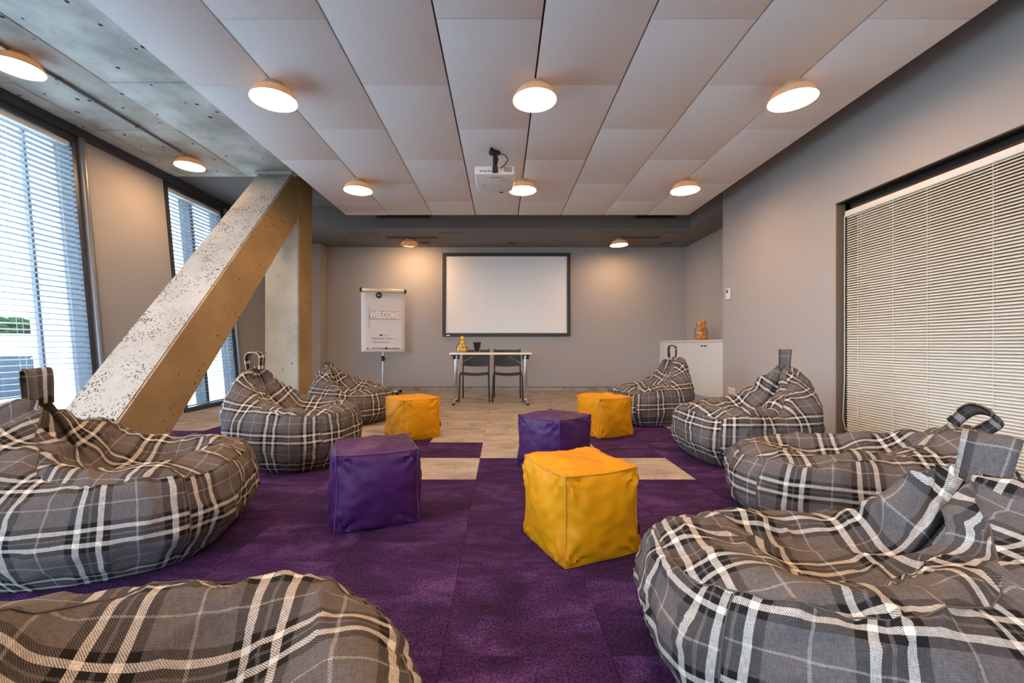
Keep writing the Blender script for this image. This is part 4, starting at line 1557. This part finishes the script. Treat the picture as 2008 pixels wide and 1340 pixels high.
# ------------------------------------------------------------------ cube poufs
def pouf(label, loc, yaw, mat, seam_mat, size, height, seed, tag_side=None):
    root = thing('cube_pouf', label, 'pouf', (loc[0], loc[1], 0), math.radians(yaw), 'leatherette cube poufs')
    n = 26
    h2 = size / 2

    def shape(p):
        x, y, z = p
        # face bulge
        ax_, ay_, az_ = 1 - x * x, 1 - y * y, 1 - z * z
        bx = 0.030 * ay_ * (0.35 + 0.65 * az_) * x ** 9 if abs(x) > 0.99 else 0
        P = Vector((x * h2, y * h2, (z + 1) / 2 * height))
        k = 0.030
        if abs(abs(x) - 1) < 1e-6:
            P.x += math.copysign(k * (ay_ ** 0.7) * (az_ ** 0.7) + 0.004 * ay_, x)
        if abs(abs(y) - 1) < 1e-6:
            P.y += math.copysign(k * (ax_ ** 0.7) * (az_ ** 0.7) + 0.004 * ax_, y)
        if abs(z - 1) < 1e-6:
            P.z += 0.026 * (ax_ ** 0.6) * (ay_ ** 0.6)
        # edges sag between the corners
        if z > 0:
            P.z -= 0.007 * z ** 6 * (1 - (x * x * y * y))
        vert_edge = (x * x * y * y) ** 3
        P.x *= 1 - 0.035 * vert_edge * az_
        P.y *= 1 - 0.035 * vert_edge * az_
        # slump: wider near the floor
        fl2 = 1 + 0.035 * (1 - (z + 1) / 2) ** 2
        P.x *= fl2
        P.y *= fl2
        # wrinkles
        dc = math.sqrt((1 - abs(x)) ** 2 + (1 - abs(y)) ** 2 + (1 - abs(z)) ** 2)
        an = math.atan2((1 - abs(z)) + 0.02, (1 - min(abs(x), abs(y))) + 0.02)
        d = 0.010 * math.sin(an * 11 + seed + 2 * noise.noise(Vector((x * 2, y * 2, z * 2 + seed)))) * math.exp(-((dc - 0.32) / 0.26) ** 2)
        d += 0.011 * fbm((x, y, z), 1.3, seed, 3)
        rg = max(0.0, 1 - abs(fbm((x * 0.8 + y, y, z * 1.6), 1.6, seed + 4, 2)) * 1.1)
        d += 0.006 * rg ** 6
        nrm = Vector((x ** 5, y ** 5, z ** 5))
        if nrm.length > 1e-6:
            nrm.normalize()
            ed = sum(1 for q in (x, y, z) if abs(abs(q) - 1) < 1e-6)
            if z > -0.98:
                P += nrm * d * (0.35 if ed > 1 else 1.0)
        if z <= -0.999:
            P.z = 0.0015
        P.z = max(P.z, 0.0015)
        return P
    bm = bmesh.new()
    cache = {}

    def vert(p):
        key = tuple(round(q, 4) for q in p)
        if key not in cache:
            cache[key] = bm.verts.new(shape(p))
        return cache[key]
    lin = [-1 + 2 * i / n for i in range(n + 1)]
    for axis in range(3):
        for sg in (-1, 1):
            for i in range(n):
                for j in range(n):
                    q4 = []
                    for (a, b_) in ((i, j), (i + 1, j), (i + 1, j + 1), (i, j + 1)):
                        p = [0, 0, 0]
                        p[axis] = sg
                        p[(axis + 1) % 3] = lin[a]
                        p[(axis + 2) % 3] = lin[b_]
                        q4.append(vert(p))
                    bm.faces.new(q4 if sg > 0 else q4[::-1])
    bmesh.ops.recalc_face_normals(bm, faces=bm.faces)
    me = bpy.data.meshes.new('cover')
    bm.to_mesh(me)
    bm.free()
    me.materials.append(mat)
    me.polygons.foreach_set('use_smooth', [True] * len(me.polygons))
    try:
        me.set_sharp_from_angle(angle=math.radians(50))
    except Exception:
        pass
    link('cover', me, root)
    ln = [-1 + 2 * i / 20 for i in range(21)]
    for sx_ in (-1, 1):
        for sy_ in (-1, 1):
            MB().tube([shape((sx_, sy_, q)) + Vector((sx_, sy_, 0)) * 0.0008 for q in ln[1:]], 0.0042, 6).build('seam', seam_mat, root, True)
    for sg in (-1, 1):
        MB().tube([shape((q, sg, 1)) + Vector((0, sg * 0.0006, 0.001)) for q in ln], 0.0036, 6).build('seam', seam_mat, root, True)
        MB().tube([shape((sg, q, 1)) + Vector((sg * 0.0006, 0, 0.001)) for q in ln], 0.0036, 6).build('seam', seam_mat, root, True)
    if tag_side:
        p = shape(tag_side)
        s_ = Vector((tag_side[0], tag_side[1], 0)).normalized()
        mx = Matrix.Translation(p) @ Matrix.Rotation(math.atan2(s_.y, s_.x), 4, 'Z')
        MB().box(-0.004, 0.014, -0.0012, 0.0012, -0.022, 0.022, mx).build('label_tag', M['black'], root)
    return root


YW, PU, YS, PS = M['yellow'], M['purple'], M['yellow_seam'], M['purple_seam']
pouf('yellow leatherette cube pouf nearest the viewer', (0.335, 1.855), 23, YW, YS, 0.345, 0.352, 1.0, (1, -1, -0.45))
pouf('purple leatherette cube pouf on the left beside a bean bag', (-0.645, 2.165), 21, PU, PS, 0.37, 0.355, 4.0)
pouf('yellow leatherette cube pouf far left near the flip chart', (-0.835, 3.985), 40, YW, YS, 0.365, 0.365, 7.0, (1, -1, -0.35))
pouf('purple leatherette cube pouf just behind the nearest yellow cube', (0.375, 3.02), 45, PU, PS, 0.36, 0.362, 10.0, (-1, -1, -0.85))
pouf('yellow leatherette cube pouf far right before a bean bag', (0.985, 4.10), 23, YW, YS, 0.365, 0.362, 13.0)

# ------------------------------------------------------------------ outside
GZ = -3.2
struct(MB().box(-420, -4.9, -200, 420, GZ - 0.5, GZ).box(-4.9, 60, -200, YR - 0.6, GZ - 0.5, GZ).build('ground', M['asphalt']))
struct(box(-35, -4.9, -200, 420, GZ, GZ + 0.02, 'pavement', M['kerb']))  # wide pale strip added to bounce skylight up to the ceiling
k_ = thing('kerb', 'pale kerb strip between the pavement and the asphalt outside', 'kerb', (-35.2, 40, GZ))
MB().box(-0.2, 0.2, -100, 100, 0, 0.15).bevel(0.03).build('stone_strip', M['warehouse'], k_)
wh = thing('warehouse', 'long low white warehouse seen through the near left window', 'building', (-185, 150, GZ))
wh.rotation_euler = (0, 0, math.radians(-45))
MB().box(-8, 8, -90, 90, 0, 7.2).build('walls', M['warehouse'], wh)
MB().box(-8.4, 8.4, -90.4, 90.4, 7.2, 7.9).build('roof_edge', M['white'], wh)
for k in range(8):
    MB().box(7.95, 8.1, -80 + 21 * k, -68 + 21 * k, 1.5, 4.5).build('shutter', M['headrail'], wh)


def tree(loc, r, h, kind, label, seed):
    t_ = thing('tree', label, 'tree', loc)
    MB().tube([(0, 0, 0), (0.2, 0, h * 0.4), (0.1, 0.1, h * 0.7)], [0.5, 0.35, 0.15], 8).build('trunk', M['bark'], t_, True)
    bm = bmesh.new()
    rnd = random.Random(seed)
    for _ in range(9):
        cx, cy, cz = rnd.uniform(-.6, .6) * r, rnd.uniform(-.6, .6) * r, h * rnd.uniform(0.30, 0.82)
        rr = r * rnd.uniform(0.4, 0.65)
        ret = bmesh.ops.create_icosphere(bm, subdivisions=3, radius=rr)
        for v_ in ret['verts']:
            d = 1 + 0.35 * noise.noise(v_.co * (3.0 / rr) + Vector((seed, cx, cy))) + 0.15 * noise.noise(v_.co * (9.0 / rr))
            v_.co = Vector((v_.co.x * d + cx, v_.co.y * d + cy, v_.co.z * d * 0.85 + cz))
    me = bpy.data.meshes.new('crown')
    bm.to_mesh(me)
    bm.free()
    me.materials.append(M[kind])
    link('crown', me, t_)


for i, (px, Z, h, r, kind, lab) in enumerate([
    (-25, 240, 20, 6.5, 'leaf', 'green tree at the far left beyond the white warehouse'),
    (14, 265, 23, 7.5, 'leaf', 'dark green tree behind the white warehouse at the window left edge'),
    (48, 240, 20.5, 6.5, 'leaf', 'broad green tree in the middle of the window view'),
    (78, 265, 19, 6.5, 'leaf', 'lower green tree right of the broad green tree'),
    (104, 240, 16.5, 6.0, 'twig', 'bare pinkish tree right of the green trees outside'),
    (132, 265, 18.0, 6.5, 'twig', 'bare pinkish tree nearest the window frame outside'),
]):
    tree(((px - 984) / 833 * Z, Z, GZ), r, h, kind, lab, i + 3)
sl = thing('street_lamp', 'white street lamp post outside the near left window', 'street lamp', ((94 - 984) / 833 * 31, 31, GZ))
MB().cyl((0, 0, 0), (0, 0, 2.95), 0.06, 0.045, 10).build('pole', M['lamp_post'], sl, True)
MB().tube([(0, 0, 2.9), (-0.25, 0, 3.02), (-0.75, 0, 3.05)], 0.035, 8).build('arm', M['lamp_post'], sl, True)
MB().box(-1.15, -0.7, -0.1, 0.1, 3.0, 3.1).bevel(0.03).build('lamp_head', M['lamp_post'], sl, True)
